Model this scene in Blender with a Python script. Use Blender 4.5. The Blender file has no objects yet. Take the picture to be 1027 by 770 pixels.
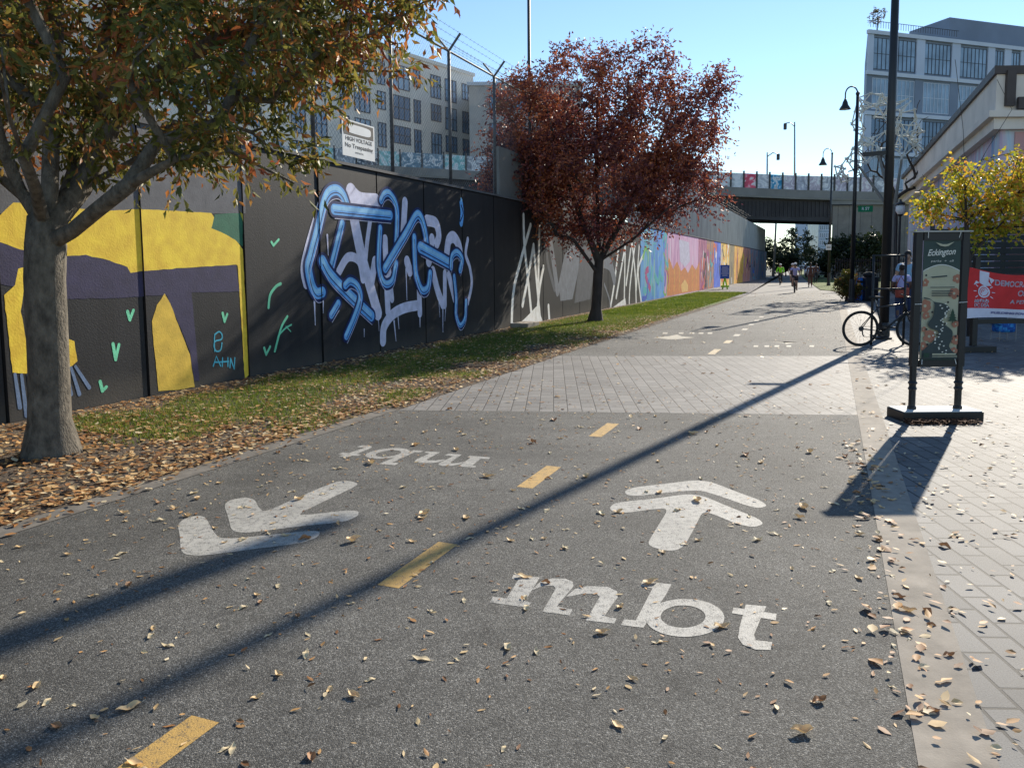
import bpy, bmesh, math, random
from mathutils import Vector, Matrix, Quaternion
import numpy as np

S = bpy.context.scene
COL = S.collection
R = math.radians

# ------------------------------------------------------------------ camera
FPX, PITCH, ROLL, CAMH, PCY = 790.0, R(5.3), R(-0.5), 1.6, 342.09      # focal length in pixels of the 1027x770 photograph
cam_d = bpy.data.cameras.new('camera'); cam = bpy.data.objects.new('camera', cam_d); COL.objects.link(cam)
CAMR = Matrix.Rotation(R(90) - PITCH, 3, 'X') @ Matrix.Rotation(ROLL, 3, 'Z')
cam.location = (0, 0, CAMH); cam.rotation_euler = CAMR.to_euler()
cam_d.sensor_width = 36; cam_d.lens = FPX / 1027 * 36; cam_d.shift_y = (PCY - 385) / 1027
cam_d.clip_start = 0.05; cam_d.clip_end = 5000
S.camera = cam

# ------------------------------------------------------------------ light
SUN_AZ, SUN_EL = R(33.8), R(27.2)        # azimuth clockwise from +Y
w = bpy.data.worlds.new('World'); S.world = w; w.use_nodes = True
nt = w.node_tree; bg = nt.nodes['Background']
sky = nt.nodes.new('ShaderNodeTexSky'); sky.sky_type = 'NISHITA'; sky.sun_disc = False
sky.sun_elevation = SUN_EL; sky.sun_rotation = SUN_AZ
sky.air_density = 1.0; sky.dust_density = 0.0; sky.ozone_density = 2.0; sky.altitude = 20
tint = nt.nodes.new('ShaderNodeMix'); tint.data_type = 'RGBA'; tint.blend_type = 'MULTIPLY'; tint.inputs[0].default_value = 1; tint.inputs[7].default_value = (.95, 1.0, 1.04, 1)
nt.links.new(sky.outputs[0], tint.inputs[6]); nt.links.new(tint.outputs[2], bg.inputs[0]); bg.inputs[1].default_value = 0.118
sl = bpy.data.lights.new('sun', 'SUN'); sun = bpy.data.objects.new('sun', sl); COL.objects.link(sun)
sl.energy = 4.8; sl.angle = R(0.53); sl.color = (1.0, 0.91, 0.77)
sdir = Vector((math.sin(SUN_AZ) * math.cos(SUN_EL), math.cos(SUN_AZ) * math.cos(SUN_EL), math.sin(SUN_EL)))
sun.rotation_euler = sdir.to_track_quat('Z', 'Y').to_euler(); sun.location = sdir * 60
S.view_settings.view_transform = 'Standard'; S.view_settings.look = 'None'
S.view_settings.exposure = 0.6; S.view_settings.gamma = 1

# ------------------------------------------------------------------ geometry helpers
A = R(22.04)
DX, DY = math.sin(A), math.cos(A)        # direction of the trail

def tr(s, t, z=0.0):
    "trail frame: s metres along the trail, t metres to its right"
    return Vector((s * DX + t * DY, s * DY - t * DX, z))

def ray(x, y): return CAMR @ Vector(((x - 513.5) / FPX, (PCY - y) / FPX, -1.0))

def gp(x, y, z=0.0):
    d = ray(x, y); k = (z - CAMH) / d.z
    return Vector((d.x * k, d.y * k, z))

def dp(x, y, Y):
    d = ray(x, y); k = Y / d.y
    return Vector((d.x * k, Y, CAMH + d.z * k))

def wall_hit(x, y, t):
    d = ray(x, y); tt = d.x * DY - d.y * DX; k = t / tt
    return (d.x * k * DX + d.y * k * DY, CAMH + d.z * k)      # (s, z) on the wall

def lin(r, g, b, a=1.0):
    f = lambda c: (c / 255 / 12.92) if c / 255 <= 0.04045 else ((c / 255 + 0.055) / 1.055) ** 2.4
    return (f(r), f(g), f(b), a)

class MB:
    "collects faces, then becomes ONE mesh object"
    def __init__(self): self.v = []; self.f = []; self.m = []; self.mi = 0
    def add(self, vs, fs, mi=None):
        o = len(self.v); self.v += [tuple(p) for p in vs]
        self.f += [tuple(i + o for i in f) for f in fs]
        self.m += [self.mi if mi is None else mi] * len(fs); return self
    def box(self, c, s, rz=0.0, mi=None):
        c = Vector(c); hx, hy, hz = s[0] / 2, s[1] / 2, s[2] / 2; cs, sn = math.cos(rz), math.sin(rz)
        vs = []
        for dz in (-hz, hz):
            for dx, dy in ((-hx, -hy), (hx, -hy), (hx, hy), (-hx, hy)):
                vs.append((c.x + dx * cs - dy * sn, c.y + dx * sn + dy * cs, c.z + dz))
        return self.add(vs, [(3, 2, 1, 0), (4, 5, 6, 7), (0, 1, 5, 4), (1, 2, 6, 5), (2, 3, 7, 6), (3, 0, 4, 7)], mi)
    def bar(self, p, q, w, h=None, mi=None, up=(0, 0, 1)):
        p, q = Vector(p), Vector(q); h = h or w; d = (q - p).normalized()
        u = Vector(up)
        if abs(d.dot(u)) > 0.98: u = Vector((0, 1, 0)) if abs(d.y) < .9 else Vector((1, 0, 0))
        a = d.cross(u).normalized() * w / 2; b = a.cross(d).normalized() * h / 2
        vs = [p - a - b, p + a - b, p + a + b, p - a + b, q - a - b, q + a - b, q + a + b, q - a + b]
        return self.add(vs, [(3, 2, 1, 0), (4, 5, 6, 7), (0, 1, 5, 4), (1, 2, 6, 5), (2, 3, 7, 6), (3, 0, 4, 7)], mi)
    def tube(self, pts, rad, n=8, mi=None, cap=True):
        pts = [Vector(p) for p in pts]; k = len(pts)
        if not hasattr(rad, '__len__'): rad = [rad] * k
        vs = []; ref = None
        for i, p in enumerate(pts):
            d = (pts[min(i + 1, k - 1)] - pts[max(i - 1, 0)])
            d = d.normalized() if d.length > 1e-9 else Vector((0, 0, 1))
            if ref is None:
                ref = Vector((1, 0, 0)) if abs(d.x) < .9 else Vector((0, 1, 0))
            a = (ref - d * ref.dot(d)).normalized(); b = d.cross(a); ref = a
            for j in range(n):
                th = 2 * math.pi * j / n
                vs.append(p + (a * math.cos(th) + b * math.sin(th)) * rad[i])
        fs = [(i * n + j, i * n + (j + 1) % n, (i + 1) * n + (j + 1) % n, (i + 1) * n + j) for i in range(k - 1) for j in range(n)]
        if cap: fs += [tuple(range(n - 1, -1, -1)), tuple(range((k - 1) * n, k * n))]
        return self.add(vs, fs, mi)
    def lathe(self, c, prof, n=16, mi=None):
        c = Vector(c); vs = []
        for r, z in prof:
            for j in range(n):
                th = 2 * math.pi * j / n; vs.append(c + Vector((r * math.cos(th), r * math.sin(th), z)))
        k = len(prof)
        fs = [(i * n + j, i * n + (j + 1) % n, (i + 1) * n + (j + 1) % n, (i + 1) * n + j) for i in range(k - 1) for j in range(n)]
        fs += [tuple(range(n - 1, -1, -1)), tuple(range((k - 1) * n, k * n))]
        return self.add(vs, fs, mi)
    def ball(self, c, r, n=10, mi=None):
        r = r if hasattr(r, '__len__') else (r, r, r); c = Vector(c); m = max(4, n // 2); vs = []
        for i in range(m + 1):
            ph = math.pi * (i / m) * .998 + .001
            for j in range(n):
                th = 2 * math.pi * j / n
                vs.append(c + Vector((r[0] * math.sin(ph) * math.cos(th), r[1] * math.sin(ph) * math.sin(th), -r[2] * math.cos(ph))))
        fs = [(i * n + j, i * n + (j + 1) % n, (i + 1) * n + (j + 1) % n, (i + 1) * n + j) for i in range(m) for j in range(n)]
        return self.add(vs, fs, mi)
    def ring(self, c, r, t, axis='y', n=28, k=8, mi=None):
        c = Vector(c); vs = []
        for i in range(n):
            a = 2 * math.pi * i / n
            for j in range(k):
                b = 2 * math.pi * j / k; q = r + t * math.cos(b); e = t * math.sin(b)
                vs.append(c + (Vector((q * math.cos(a), e, q * math.sin(a))) if axis == 'y' else Vector((q * math.cos(a), q * math.sin(a), e))))
        fs = [(i * k + j, i * k + (j + 1) % k, ((i + 1) % n) * k + (j + 1) % k, ((i + 1) % n) * k + j) for i in range(n) for j in range(k)]
        return self.add(vs, fs, mi)
    def poly(self, pts, mi=None):
        return self.add(pts, [tuple(range(len(pts)))], mi)
    def prism(self, pts, z0, z1, mi=None):
        n = len(pts); vs = [(p[0], p[1], z0) for p in pts] + [(p[0], p[1], z1) for p in pts]
        fs = [tuple(range(n - 1, -1, -1)), tuple(range(n, 2 * n))] + [(i, (i + 1) % n, n + (i + 1) % n, n + i) for i in range(n)]
        return self.add(vs, fs, mi)
    def build(self, name, mats, parent=None, smooth=False, bevel=0.0, tri=False):
        me = bpy.data.meshes.new(name)
        off = parent_off(parent)
        vs = [(x - off[0], y - off[1], z - off[2]) for x, y, z in self.v]
        me.from_pydata(vs, [], self.f)
        mats = mats if isinstance(mats, (list, tuple)) else [mats]
        for m in mats: me.materials.append(m)
        if len(mats) > 1: me.polygons.foreach_set('material_index', self.m)
        bm = bmesh.new(); bm.from_mesh(me)
        if tri: bmesh.ops.triangulate(bm, faces=[f for f in bm.faces if len(f.verts) > 4])
        bmesh.ops.recalc_face_normals(bm, faces=bm.faces[:]) if not tri else None
        if bevel:
            bmesh.ops.bevel(bm, geom=[e for e in bm.edges if len(e.link_faces) == 2 and e.calc_face_angle(0) > .5], offset=bevel, segments=2, affect='EDGES', profile=.6)
        bm.to_mesh(me); bm.free()
        if smooth: me.polygons.foreach_set('use_smooth', [True] * len(me.polygons))
        me.update()
        o = bpy.data.objects.new(name, me); COL.objects.link(o)
        if parent is not None: o.parent = parent
        return o

def parent_off(p):
    x = Vector((0, 0, 0))
    while p is not None: x += p.location; p = p.parent
    return x

def tag(o, label=None, cat=None, group=None, kind=None):
    if label: o['label'] = label
    if cat: o['category'] = cat
    if group: o['group'] = group
    if kind: o['kind'] = kind
    return o

def thing(name, label, cat, loc=(0, 0, 0), group=None):
    o = bpy.data.objects.new(name, None); COL.objects.link(o); o.location = loc; o.empty_display_size = .1
    return tag(o, label, cat, group)

def copy_tree(o, parent=None):
    c = o.copy(); COL.objects.link(c)
    if parent is not None: c.parent = parent
    for ch in [k for k in o.children]: copy_tree(ch, c)
    return c

# ------------------------------------------------------------------ materials
def newmat(name):
    m = bpy.data.materials.new(name); m.use_nodes = True
    n = m.node_tree.nodes; return m, n, m.node_tree.links, n['Principled BSDF']

def mix(n, l, fac, a, b, mode='MIX'):
    x = n.new('ShaderNodeMix'); x.data_type = 'RGBA'; x.blend_type = mode
    for s, val in ((x.inputs[0], fac), (x.inputs[6], a), (x.inputs[7], b)):
        if hasattr(val, 'is_output') or hasattr(val, 'links'): l.new(val, s)
        else: s.default_value = val
    return x.outputs[2]

def ramp(n, l, fac, stops, interp='LINEAR'):
    r = n.new('ShaderNodeValToRGB'); r.color_ramp.interpolation = interp; e = r.color_ramp.elements
    while len(e) < len(stops): e.new(.5)
    for i, (p, c) in enumerate(stops): e[i].position = p; e[i].color = c
    l.new(fac, r.inputs[0]); return r.outputs[0]

def noise(n, l, vec, scale, detail=4, rough=.55, dim='3D'):
    t = n.new('ShaderNodeTexNoise'); t.inputs['Scale'].default_value = scale
    t.inputs['Detail'].default_value = detail; t.inputs['Roughness'].default_value = rough
    l.new(vec, t.inputs['Vector']); return t.outputs['Fac']

def coords(n, l, scale=(1, 1, 1), rot=(0, 0, 0)):
    c = n.new('ShaderNodeTexCoord'); mp = n.new('ShaderNodeMapping')
    mp.inputs['Scale'].default_value = scale; mp.inputs['Rotation'].default_value = rot
    l.new(c.outputs['Object'], mp.inputs[0]); return mp.outputs[0]

def bump(n, l, h, bsdf, strength=.3, dist=.01):
    b = n.new('ShaderNodeBump'); b.inputs['Strength'].default_value = strength; b.inputs['Distance'].default_value = dist
    l.new(h, b.inputs['Height']); l.new(b.outputs[0], bsdf.inputs['Normal'])

def g(v, a=1): return (v, v, v, a)

def surf(name, col, rough=.75, var=.25, scale=6.0, bmp=.15, bscale=60.0, metal=0.0, spec=.4, stretch=(1, 1, 1), dist=.004):
    m, n, l, b = newmat(name); vec = coords(n, l, stretch)
    f = noise(n, l, vec, scale, 6, .6)
    dk = tuple(c * (1 - var) for c in col[:3]) + (1,); lt = tuple(min(1, c * (1 + var)) for c in col[:3]) + (1,)
    l.new(ramp(n, l, f, [(.3, dk), (.7, lt)]), b.inputs['Base Color'])
    b.inputs['Roughness'].default_value = rough; b.inputs['Metallic'].default_value = metal
    b.inputs['Specular IOR Level'].default_value = spec
    if bmp: bump(n, l, noise(n, l, vec, bscale, 4), b, bmp, dist)
    return m

def leafmat(name, stops, trans=.45, nscale=.7, bias=.45, rough=.5):
    m, n, l, b = newmat(name); geo = n.new('ShaderNodeNewGeometry')
    vec = coords(n, l); f = noise(n, l, vec, nscale, 2)
    a1 = n.new('ShaderNodeMath'); a1.operation = 'MULTIPLY_ADD'; a1.inputs[1].default_value = 2.2; a1.inputs[2].default_value = -.6
    l.new(f, a1.inputs[0])
    mx = n.new('ShaderNodeMix'); mx.inputs[0].default_value = bias
    l.new(a1.outputs[0], mx.inputs[2]); l.new(geo.outputs['Random Per Island'], mx.inputs[3])
    c = ramp(n, l, mx.outputs[0], stops)
    l.new(c, b.inputs['Base Color']); b.inputs['Roughness'].default_value = rough; b.inputs['Specular IOR Level'].default_value = .35
    tl = n.new('ShaderNodeBsdfTranslucent'); l.new(c, tl.inputs[0])
    ms = n.new('ShaderNodeMixShader'); ms.inputs[0].default_value = trans
    l.new(b.outputs[0], ms.inputs[1]); l.new(tl.outputs[0], ms.inputs[2])
    l.new(ms.outputs[0], n['Material Output'].inputs[0]); return m

def asphalt_mat(name, dark, light, warm=0.0):
    m, n, l, b = newmat(name); vec = coords(n, l)
    vo = n.new('ShaderNodeTexVoronoi'); vo.inputs['Scale'].default_value = 170; l.new(vec, vo.inputs['Vector'])
    vo2 = n.new('ShaderNodeTexVoronoi'); vo2.inputs['Scale'].default_value = 170; vo2.feature = 'DISTANCE_TO_EDGE'; l.new(vec, vo2.inputs['Vector'])
    sep = n.new('ShaderNodeSeparateColor'); l.new(vo.outputs['Color'], sep.inputs[0])
    stone = ramp(n, l, sep.outputs[0], [(0, g(dark * .5)), (.45, g(dark)), (.8, g(light)), (1, g(light * 1.65))])
    edge = ramp(n, l, vo2.outputs['Distance'], [(0, g(.0)), (.10, g(1))])
    c = mix(n, l, edge, g(dark * .35), stone)
    big = noise(n, l, vec, .8, 6, .6)
    c = mix(n, l, 1.0, c, ramp(n, l, big, [(.3, g(.78)), (.7, g(1.18))]), 'MULTIPLY')
    med = noise(n, l, vec, 9, 5, .7)
    c = mix(n, l, 1.0, c, ramp(n, l, med, [(.3, g(.82)), (.7, g(1.15))]), 'MULTIPLY')
    st = n.new('ShaderNodeTexNoise'); st.inputs['Scale'].default_value = .35; st.inputs['Detail'].default_value = 3; st.inputs['Distortion'].default_value = 1.2; l.new(vec, st.inputs['Vector'])
    c = mix(n, l, 1.0, c, ramp(n, l, st.outputs['Fac'], [(.32, g(.74)), (.5, g(1)), (.68, g(1.12))]), 'MULTIPLY')
    v3 = coords(n, l, (.16, 1.7, 1), (0, 0, -(math.pi / 2 - A)))
    sk = noise(n, l, v3, 1.0, 5, .6); c = mix(n, l, 1.0, c, ramp(n, l, sk, [(.32, g(.80)), (.5, g(1)), (.66, g(1.10))]), 'MULTIPLY')
    sp = noise(n, l, vec, 2.6, 2, .5); c = mix(n, l, 1.0, c, ramp(n, l, sp, [(.24, g(.62)), (.33, g(1))]), 'MULTIPLY')
    if warm: c = mix(n, l, 1.0, c, (1 + warm, 1.015, 1 - warm * 1.6, 1), 'MULTIPLY')
    l.new(c, b.inputs['Base Color']); b.inputs['Roughness'].default_value = .78; b.inputs['Specular IOR Level'].default_value = .35
    h = mix(n, l, .5, vo2.outputs['Distance'], noise(n, l, vec, 140, 3))
    bump(n, l, h, b, .75, .012); return m

def paver_mat(name, w, h, c1, c2, mortar, rot=R(90), off=.5, msize=.006):
    m, n, l, b = newmat(name); vec = coords(n, l, (1, 1, 1), (0, 0, rot))
    br = n.new('ShaderNodeTexBrick'); br.offset = off; br.squash = 1
    br.inputs['Scale'].default_value = 1; br.inputs['Brick Width'].default_value = w; br.inputs['Row Height'].default_value = h
    br.inputs['Mortar Size'].default_value = msize; br.inputs['Mortar Smooth'].default_value = .2
    br.inputs['Color1'].default_value = c1; br.inputs['Color2'].default_value = c2; br.inputs['Mortar'].default_value = mortar
    l.new(vec, br.inputs['Vector'])
    v2 = coords(n, l); f = noise(n, l, v2, 1.3, 6, .6); f2 = noise(n, l, v2, 170, 3, .6)
    c = mix(n, l, 1.0, br.outputs['Color'], ramp(n, l, f, [(.3, g(.8)), (.7, g(1.15))]), 'MULTIPLY')
    c = mix(n, l, 1.0, c, ramp(n, l, f2, [(.3, g(.72)), (.7, g(1.25))]), 'MULTIPLY')
    l.new(c, b.inputs['Base Color']); b.inputs['Roughness'].default_value = .72; b.inputs['Specular IOR Level'].default_value = .35
    mm = n.new('ShaderNodeMath'); mm.operation = 'MULTIPLY_ADD'; mm.inputs[1].default_value = -1.0
    l.new(br.outputs['Fac'], mm.inputs[0]); sm = n.new('ShaderNodeMath'); sm.operation = 'MULTIPLY'; sm.inputs[1].default_value = .35; l.new(f2, sm.inputs[0]); l.new(sm.outputs[0], mm.inputs[2])
    bump(n, l, mm.outputs[0], b, .7, .006); return m

def paint_mat(name, col, wear=.35, under=(.06, .06, .06, 1), scale=22):
    m, n, l, b = newmat(name); vec = coords(n, l)
    f = noise(n, l, vec, scale, 8, .7); f2 = noise(n, l, vec, 150, 3, .6); f3 = noise(n, l, vec, 1.6, 4)
    c = mix(n, l, 1.0, col, ramp(n, l, f3, [(.3, g(.8)), (.7, g(1.08))]), 'MULTIPLY')
    k = mix(n, l, .5, f, f2)
    c = mix(n, l, ramp(n, l, k, [(.22 + wear * .3, g(1)), (.36 + wear * .3, g(0))]), c, under)
    l.new(c, b.inputs['Base Color']); b.inputs['Roughness'].default_value = .65
    bump(n, l, f2, b, .5, .005); return m

def mural_mat(name, stops, scale=(1, 1, .25), nscale=1.2, dist=1.5):
    m, n, l, b = newmat(name); vec = coords(n, l, scale)
    t = n.new('ShaderNodeTexNoise'); t.inputs['Scale'].default_value = nscale; t.inputs['Detail'].default_value = 5
    t.inputs['Distortion'].default_value = dist; l.new(vec, t.inputs['Vector'])
    c = ramp(n, l, t.outputs['Fac'], stops)
    l.new(c, b.inputs['Base Color']); b.inputs['Roughness'].default_value = .7; return m

M = {}
M['asphalt'] = asphalt_mat('asphalt', .106, .180, .06)
M['asphalt_far'] = asphalt_mat('asphalt_far', .10, .15, .05)
M['concrete'] = surf('concrete', (.27, .235, .19, 1), .85, .3, 5, .3, 120)
M['concrete_far'] = surf('concrete_far', (.21, .20, .18, 1), .85, .15, 1.0, .2, 60)
M['paver_cross'] = paver_mat('paver_cross', .24, .16, (.235, .220, .200, 1), (.17, .16, .148, 1), (.05, .046, .042, 1), R(93), msize=.007)
M['paver_plaza'] = paver_mat('paver_plaza', .28, .14, (.165, .160, .152, 1), (.105, .103, .10, 1), (.03, .028, .026, 1), R(93), msize=.008)
M['soil'] = surf('soil', (.095, .070, .048, 1), .95, .5, 5, .8, 40, dist=.03)
M['lawn'] = surf('lawn', (.115, .150, .03, 1), .95, .35, 3, .8, 60, dist=.03)
M['ground'] = surf('ground', (.09, .09, .07, 1), .95, .3, .3, .3, 20)
M['gravel'] = surf('gravel', (.20, .19, .185, 1), .9, .5, 30, 1, 30, dist=.05)
M['white_paint'] = paint_mat('white_paint', (.44, .42, .37, 1), .52)
M['yellow_paint'] = paint_mat('yellow_paint', (.54, .33, .09, 1), .46)
M['cream_paint'] = paint_mat('cream_paint', (.46, .41, .31, 1), .45)
M['yellow_pale'] = paint_mat('yellow_pale', (.56, .42, .22, 1), .5)
M['black_metal'] = surf('black_metal', (.012, .012, .013, 1), .45, .2, 8, .05, 200, spec=.5)
M['dark_metal'] = surf('dark_metal', (.035, .037, .04, 1), .5, .2, 8, .05, 200)
M['galv'] = surf('galvanised', (.30, .31, .32, 1), .45, .2, 4, .05, 120, metal=.6)
M['wire'] = surf('wire', (.22, .23, .24, 1), .5, .1, 4, 0, metal=.5)
M['bark'] = surf('bark', (.125, .108, .084, 1), .9, .55, 16, 1.0, 60, stretch=(1, 1, .5), dist=.02)
M['bark_dark'] = surf('bark_dark', (.05, .04, .035, 1), .9, .4, 7, .8, 26, stretch=(1, 1, .35), dist=.02)
M['white'] = surf('white_board', (.74, .74, .72, 1), .6, .08, 3, 0)
M['ink'] = surf('ink', (.02, .02, .022, 1), .6, .1, 3, 0)
M['rubber'] = surf('rubber', (.018, .018, .018, 1), .8, .2, 20, .2)
M['skin'] = surf('skin', (.42, .25, .17, 1), .55, .1, 10, 0)
M['hair'] = surf('hair', (.018, .013, .011, 1), .6, .3, 40, .3)

def flat(r, g_, b, rough=.7, var=.12, scale=4.0, bmp=0.0): return surf('paint_%d_%d_%d' % (r, g_, b), lin(r, g_, b), rough, var, scale, bmp)

# ------------------------------------------------------------------ ground, trail, plaza
def sheet(name, pts, mat, z=0.0, kind='structure', th=0.0):
    mb = MB()
    if th: mb.prism(pts, z - th, z)
    else: mb.poly([(p[0], p[1], z) for p in pts])
    return tag(mb.build(name, mat, tri=not th), kind=kind)

TL, TRt, BAND = -4.76, 0.33, 0.54
def at_Y(t, Y): return tr((Y + t * DX) / DY, t)
N1, N2, F1_, F2_ = gp(400, 411), gp(862, 416), gp(560, 357), gp(850, 357)      # corners of the paved crossing
sheet('ground', [(-900, -60), (900, -60), (900, 2500), (-900, 2500)], M['ground'], -.03)
TRC = tr(40, TRt)
trail = sheet('trail', [tr(-4, TL), tr(-4, TRt), N2, N1], M['asphalt'], 0.0)
far_trail = sheet('path', [F1_, F2_, TRC, gp(822, 291), gp(745, 298)], M['asphalt_far'], 0.0)
sheet('far_path', [gp(745, 298), gp(822, 291), gp(808, 281), gp(799, 273), gp(797, 270.5), gp(789, 270.5), gp(777, 281)], M['concrete_far'], 0.0)
sheet('crossing', [N1, N2, F2_, F1_], M['paver_cross'], 0.0)
sheet('kerb_band', [tr(-4, TRt - .03), tr(-4, BAND), tr(40, BAND), TRC + Vector((-.03, 0, 0))], M['concrete'], 0.003)
KW = Vector((-DY, DX, 0)) * .2
sheet('kerb_edge', [tr(-4, TL) + KW, tr(-4, TL), N1, N1 + KW], surf('kerb_edge', (.15, .135, .115, 1), .9, .35, 6, .4, 90), 0.003)
sheet('plaza', [tr(-4, BAND), (45, -4), (45, 40), tr(40, BAND)], M['paver_plaza'], 0.0)
sheet('apron', [tr(40, TRt - .5), tr(40, BAND), (45, 40), (45, 47), gp(846, 293), gp(822, 291)], M['concrete_far'], -0.002)
sheet('lawn', [gp(823, 290.5), gp(846, 292.5), (60, 47.5), (75, 100), gp(797, 270.5), gp(800, 273), gp(809, 281)], M['lawn'], 0.0)
WT = -8.10                                  # wall face, metres left of the camera's trail line
sheet('verge', [tr(-4, WT - .3), tr(-4, TL) + KW, N1 + KW, N1, F1_, gp(745, 298), tr(44, WT - .3)], M['soil'], -0.004)
sheet('gravel_strip', [tr(44, WT - .3), gp(745, 298), gp(777, 281), gp(789, 270.5), tr(160, WT - .3)], M['gravel'], -0.004)

# paint on the trail (parts of the trail)
def z2(pts): return [(480 + x / 3.209, 470 + y / 3.209) for x, y in pts]
def ell(cx, cy, rx, ry, n=40): return [(cx + rx * math.cos(2 * math.pi * i / n), cy + ry * math.sin(2 * math.pi * i / n)) for i in range(n)]
def rounded(pts, it=2):
    for _ in range(it):
        q = []
        for i in range(len(pts)):
            a, b = pts[i], pts[(i + 1) % len(pts)]
            q += [(a[0] * .8 + b[0] * .2, a[1] * .8 + b[1] * .2), (a[0] * .2 + b[0] * .8, a[1] * .2 + b[1] * .8)]
        pts = q
    return pts
CHEV = rounded([(468, 74), (490, 61), (620, 46), (690, 37), (745, 41), (835, 76), (905, 101), (930, 119), (905, 127), (870, 121), (770, 86), (720, 71), (680, 70), (600, 78), (520, 87), (480, 86)])
ARROW = rounded([(420, 126), (440, 109), (560, 97), (625, 88), (670, 82), (720, 86), (800, 120), (900, 160), (918, 178), (885, 189), (830, 178), (770, 152), (722, 136), (700, 180), (665, 245), (640, 262), (600, 264), (552, 250), (545, 236), (580, 180), (612, 128), (560, 130), (480, 142), (435, 141)])
MP = [[(112, 341), (197, 350), (150, 425), (168, 432), (158, 447), (36, 430), (46, 411), (90, 417), (128, 357), (106, 354)],
      [(172, 389), (196, 366), (236, 353), (280, 354), (304, 364), (305, 380), (270, 420), (252, 443), (302, 453), (292, 472), (205, 460), (226, 425), (248, 386), (240, 376), (205, 378), (180, 388)],
      [(282, 411), (310, 387), (350, 377), (415, 380), (446, 394), (448, 414), (425, 445), (405, 475), (444, 482), (436, 498), (345, 488), (368, 450), (390, 412), (378, 402), (335, 402), (300, 410)],
      [(528, 361), (621, 372), (600, 410), (545, 490), (530, 512), (458, 503), (468, 485), (506, 488), (560, 385), (521, 378)],
      [(820, 447), (959, 467), (956, 488), (815, 465)],
      [(860, 437), (926, 443), (905, 490), (886, 535), (892, 552), (945, 558), (940, 584), (890, 582), (850, 566), (835, 545), (840, 510)]]
def flat_polys(polys, xf, z0=.0012):
    mb = MB()
    for i, pl in enumerate(polys):
        if isinstance(pl, tuple):          # ring: outer, inner
            o, q = pl; n = len(o); vs = [xf(p) for p in o] + [xf(p) for p in q]
            vs = [(v.x, v.y, z0 + i * .00012) for v in vs]
            mb.add(vs, [(j, (j + 1) % n, n + (j + 1) % n, n + j) for j in range(n)])
        else:
            mb.poly([(v.x, v.y, z0 + i * .00012) for v in (xf(p) for p in pl)])
    return mb
zz = lambda p: gp(480 + p[0] / 3.209, 470 + p[1] / 3.209)
BRING = (ell(664, 480, 127, 61), ell(658, 476, 72, 36))
letters = MP[:4] + [BRING] + MP[4:]
arrow_polys = [CHEV, ARROW]
tag(flat_polys(arrow_polys, zz).build('arrow_marking', M['white_paint'], trail, tri=True), 'white chevron arrow pointing away along the right lane')
tag(flat_polys(letters, zz).build('lettering', M['white_paint'], trail, tri=True), 'white mbt letters below the arrow of the right lane')
def turned(src_c, dst, k=1.0):
    c = gp(*src_c); d = gp(*dst)
    def f(p):
        v = zz(p) - c; return Vector((d.x - v.x * k, d.y - v.y * k, 0))
    return f
tag(flat_polys(arrow_polys, turned((690, 515), (285, 511), 1.06)).build('arrow_marking', M['white_paint'], trail, tri=True), 'white chevron arrow pointing back along the left lane')
tag(flat_polys(letters, turned((637, 610), (412, 457), 1.0)).build('lettering', M['white_paint'], trail, tri=True), 'white mbt letters upside down on the left lane')
def s_on(t, y):
    lo, hi = .5, 300
    for _ in range(60):
        m = (lo + hi) / 2; p = tr(m, t); d = gp(513, y)
        if p.y < d.y: lo = m
        else: hi = m
    return lo
TC = -2.04
def dash(y0, y1, mat, par, name='centre_dash', w=.125, t=TC):
    a, b = s_on(t, y0), s_on(t, y1)
    MB().poly([tr(a, t - w / 2, .0012), tr(a, t + w / 2, .0012), tr(b, t + w / 2, .0012), tr(b, t - w / 2, .0012)]).build(name, mat, par)
for y0, y1 in ((800, 718), (587, 544), (489, 468), (438.5, 425.5)): dash(y0, y1, M['yellow_paint'], trail)
for y0, y1 in ((357, 352), (346, 343.2), (339, 337.2), (333, 331.6), (328, 327), (324, 323.1), (320.5, 319.8), (317.5, 316.9), (313, 312.5), (309, 308.6), (305.5, 305.1)):
    dash(y0, y1, M['yellow_pale'] if y0 > 340 else M['cream_paint'], far_trail, w=.13, t=-2.0)
for x0, x1, y in ((655, 697, 338.5), (768, 815, 342)):       # far arrows, seen very flat
    cx = (x0 + x1) / 2; h = 3.0; sg = 1 if x0 < 700 else -1
    pts = [(x0, y), (cx - 6, y - 1.2 * sg), (cx + 3 * sg, y - h * sg), (cx + 8, y - 1.2 * sg), (x1, y), (cx + 4, y + 1.6), (cx - 6, y + 1.8)]
    flat_polys([pts], lambda p: gp(*p)).build('arrow_marking', M['cream_paint'], far_trail, tri=True)
for xs, y in (((667, 683, 694, 703, 712), 334), ((758, 769, 779, 791, 814), 347)):
    for x in xs:
        flat_polys([[(x - 2.5, y + .8), (x + 2.2, y + .9), (x + 2.6, y - .6), (x - 2.0, y - .6)]], lambda p: gp(*p)).build('lettering', M['cream_paint'], far_trail)

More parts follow.
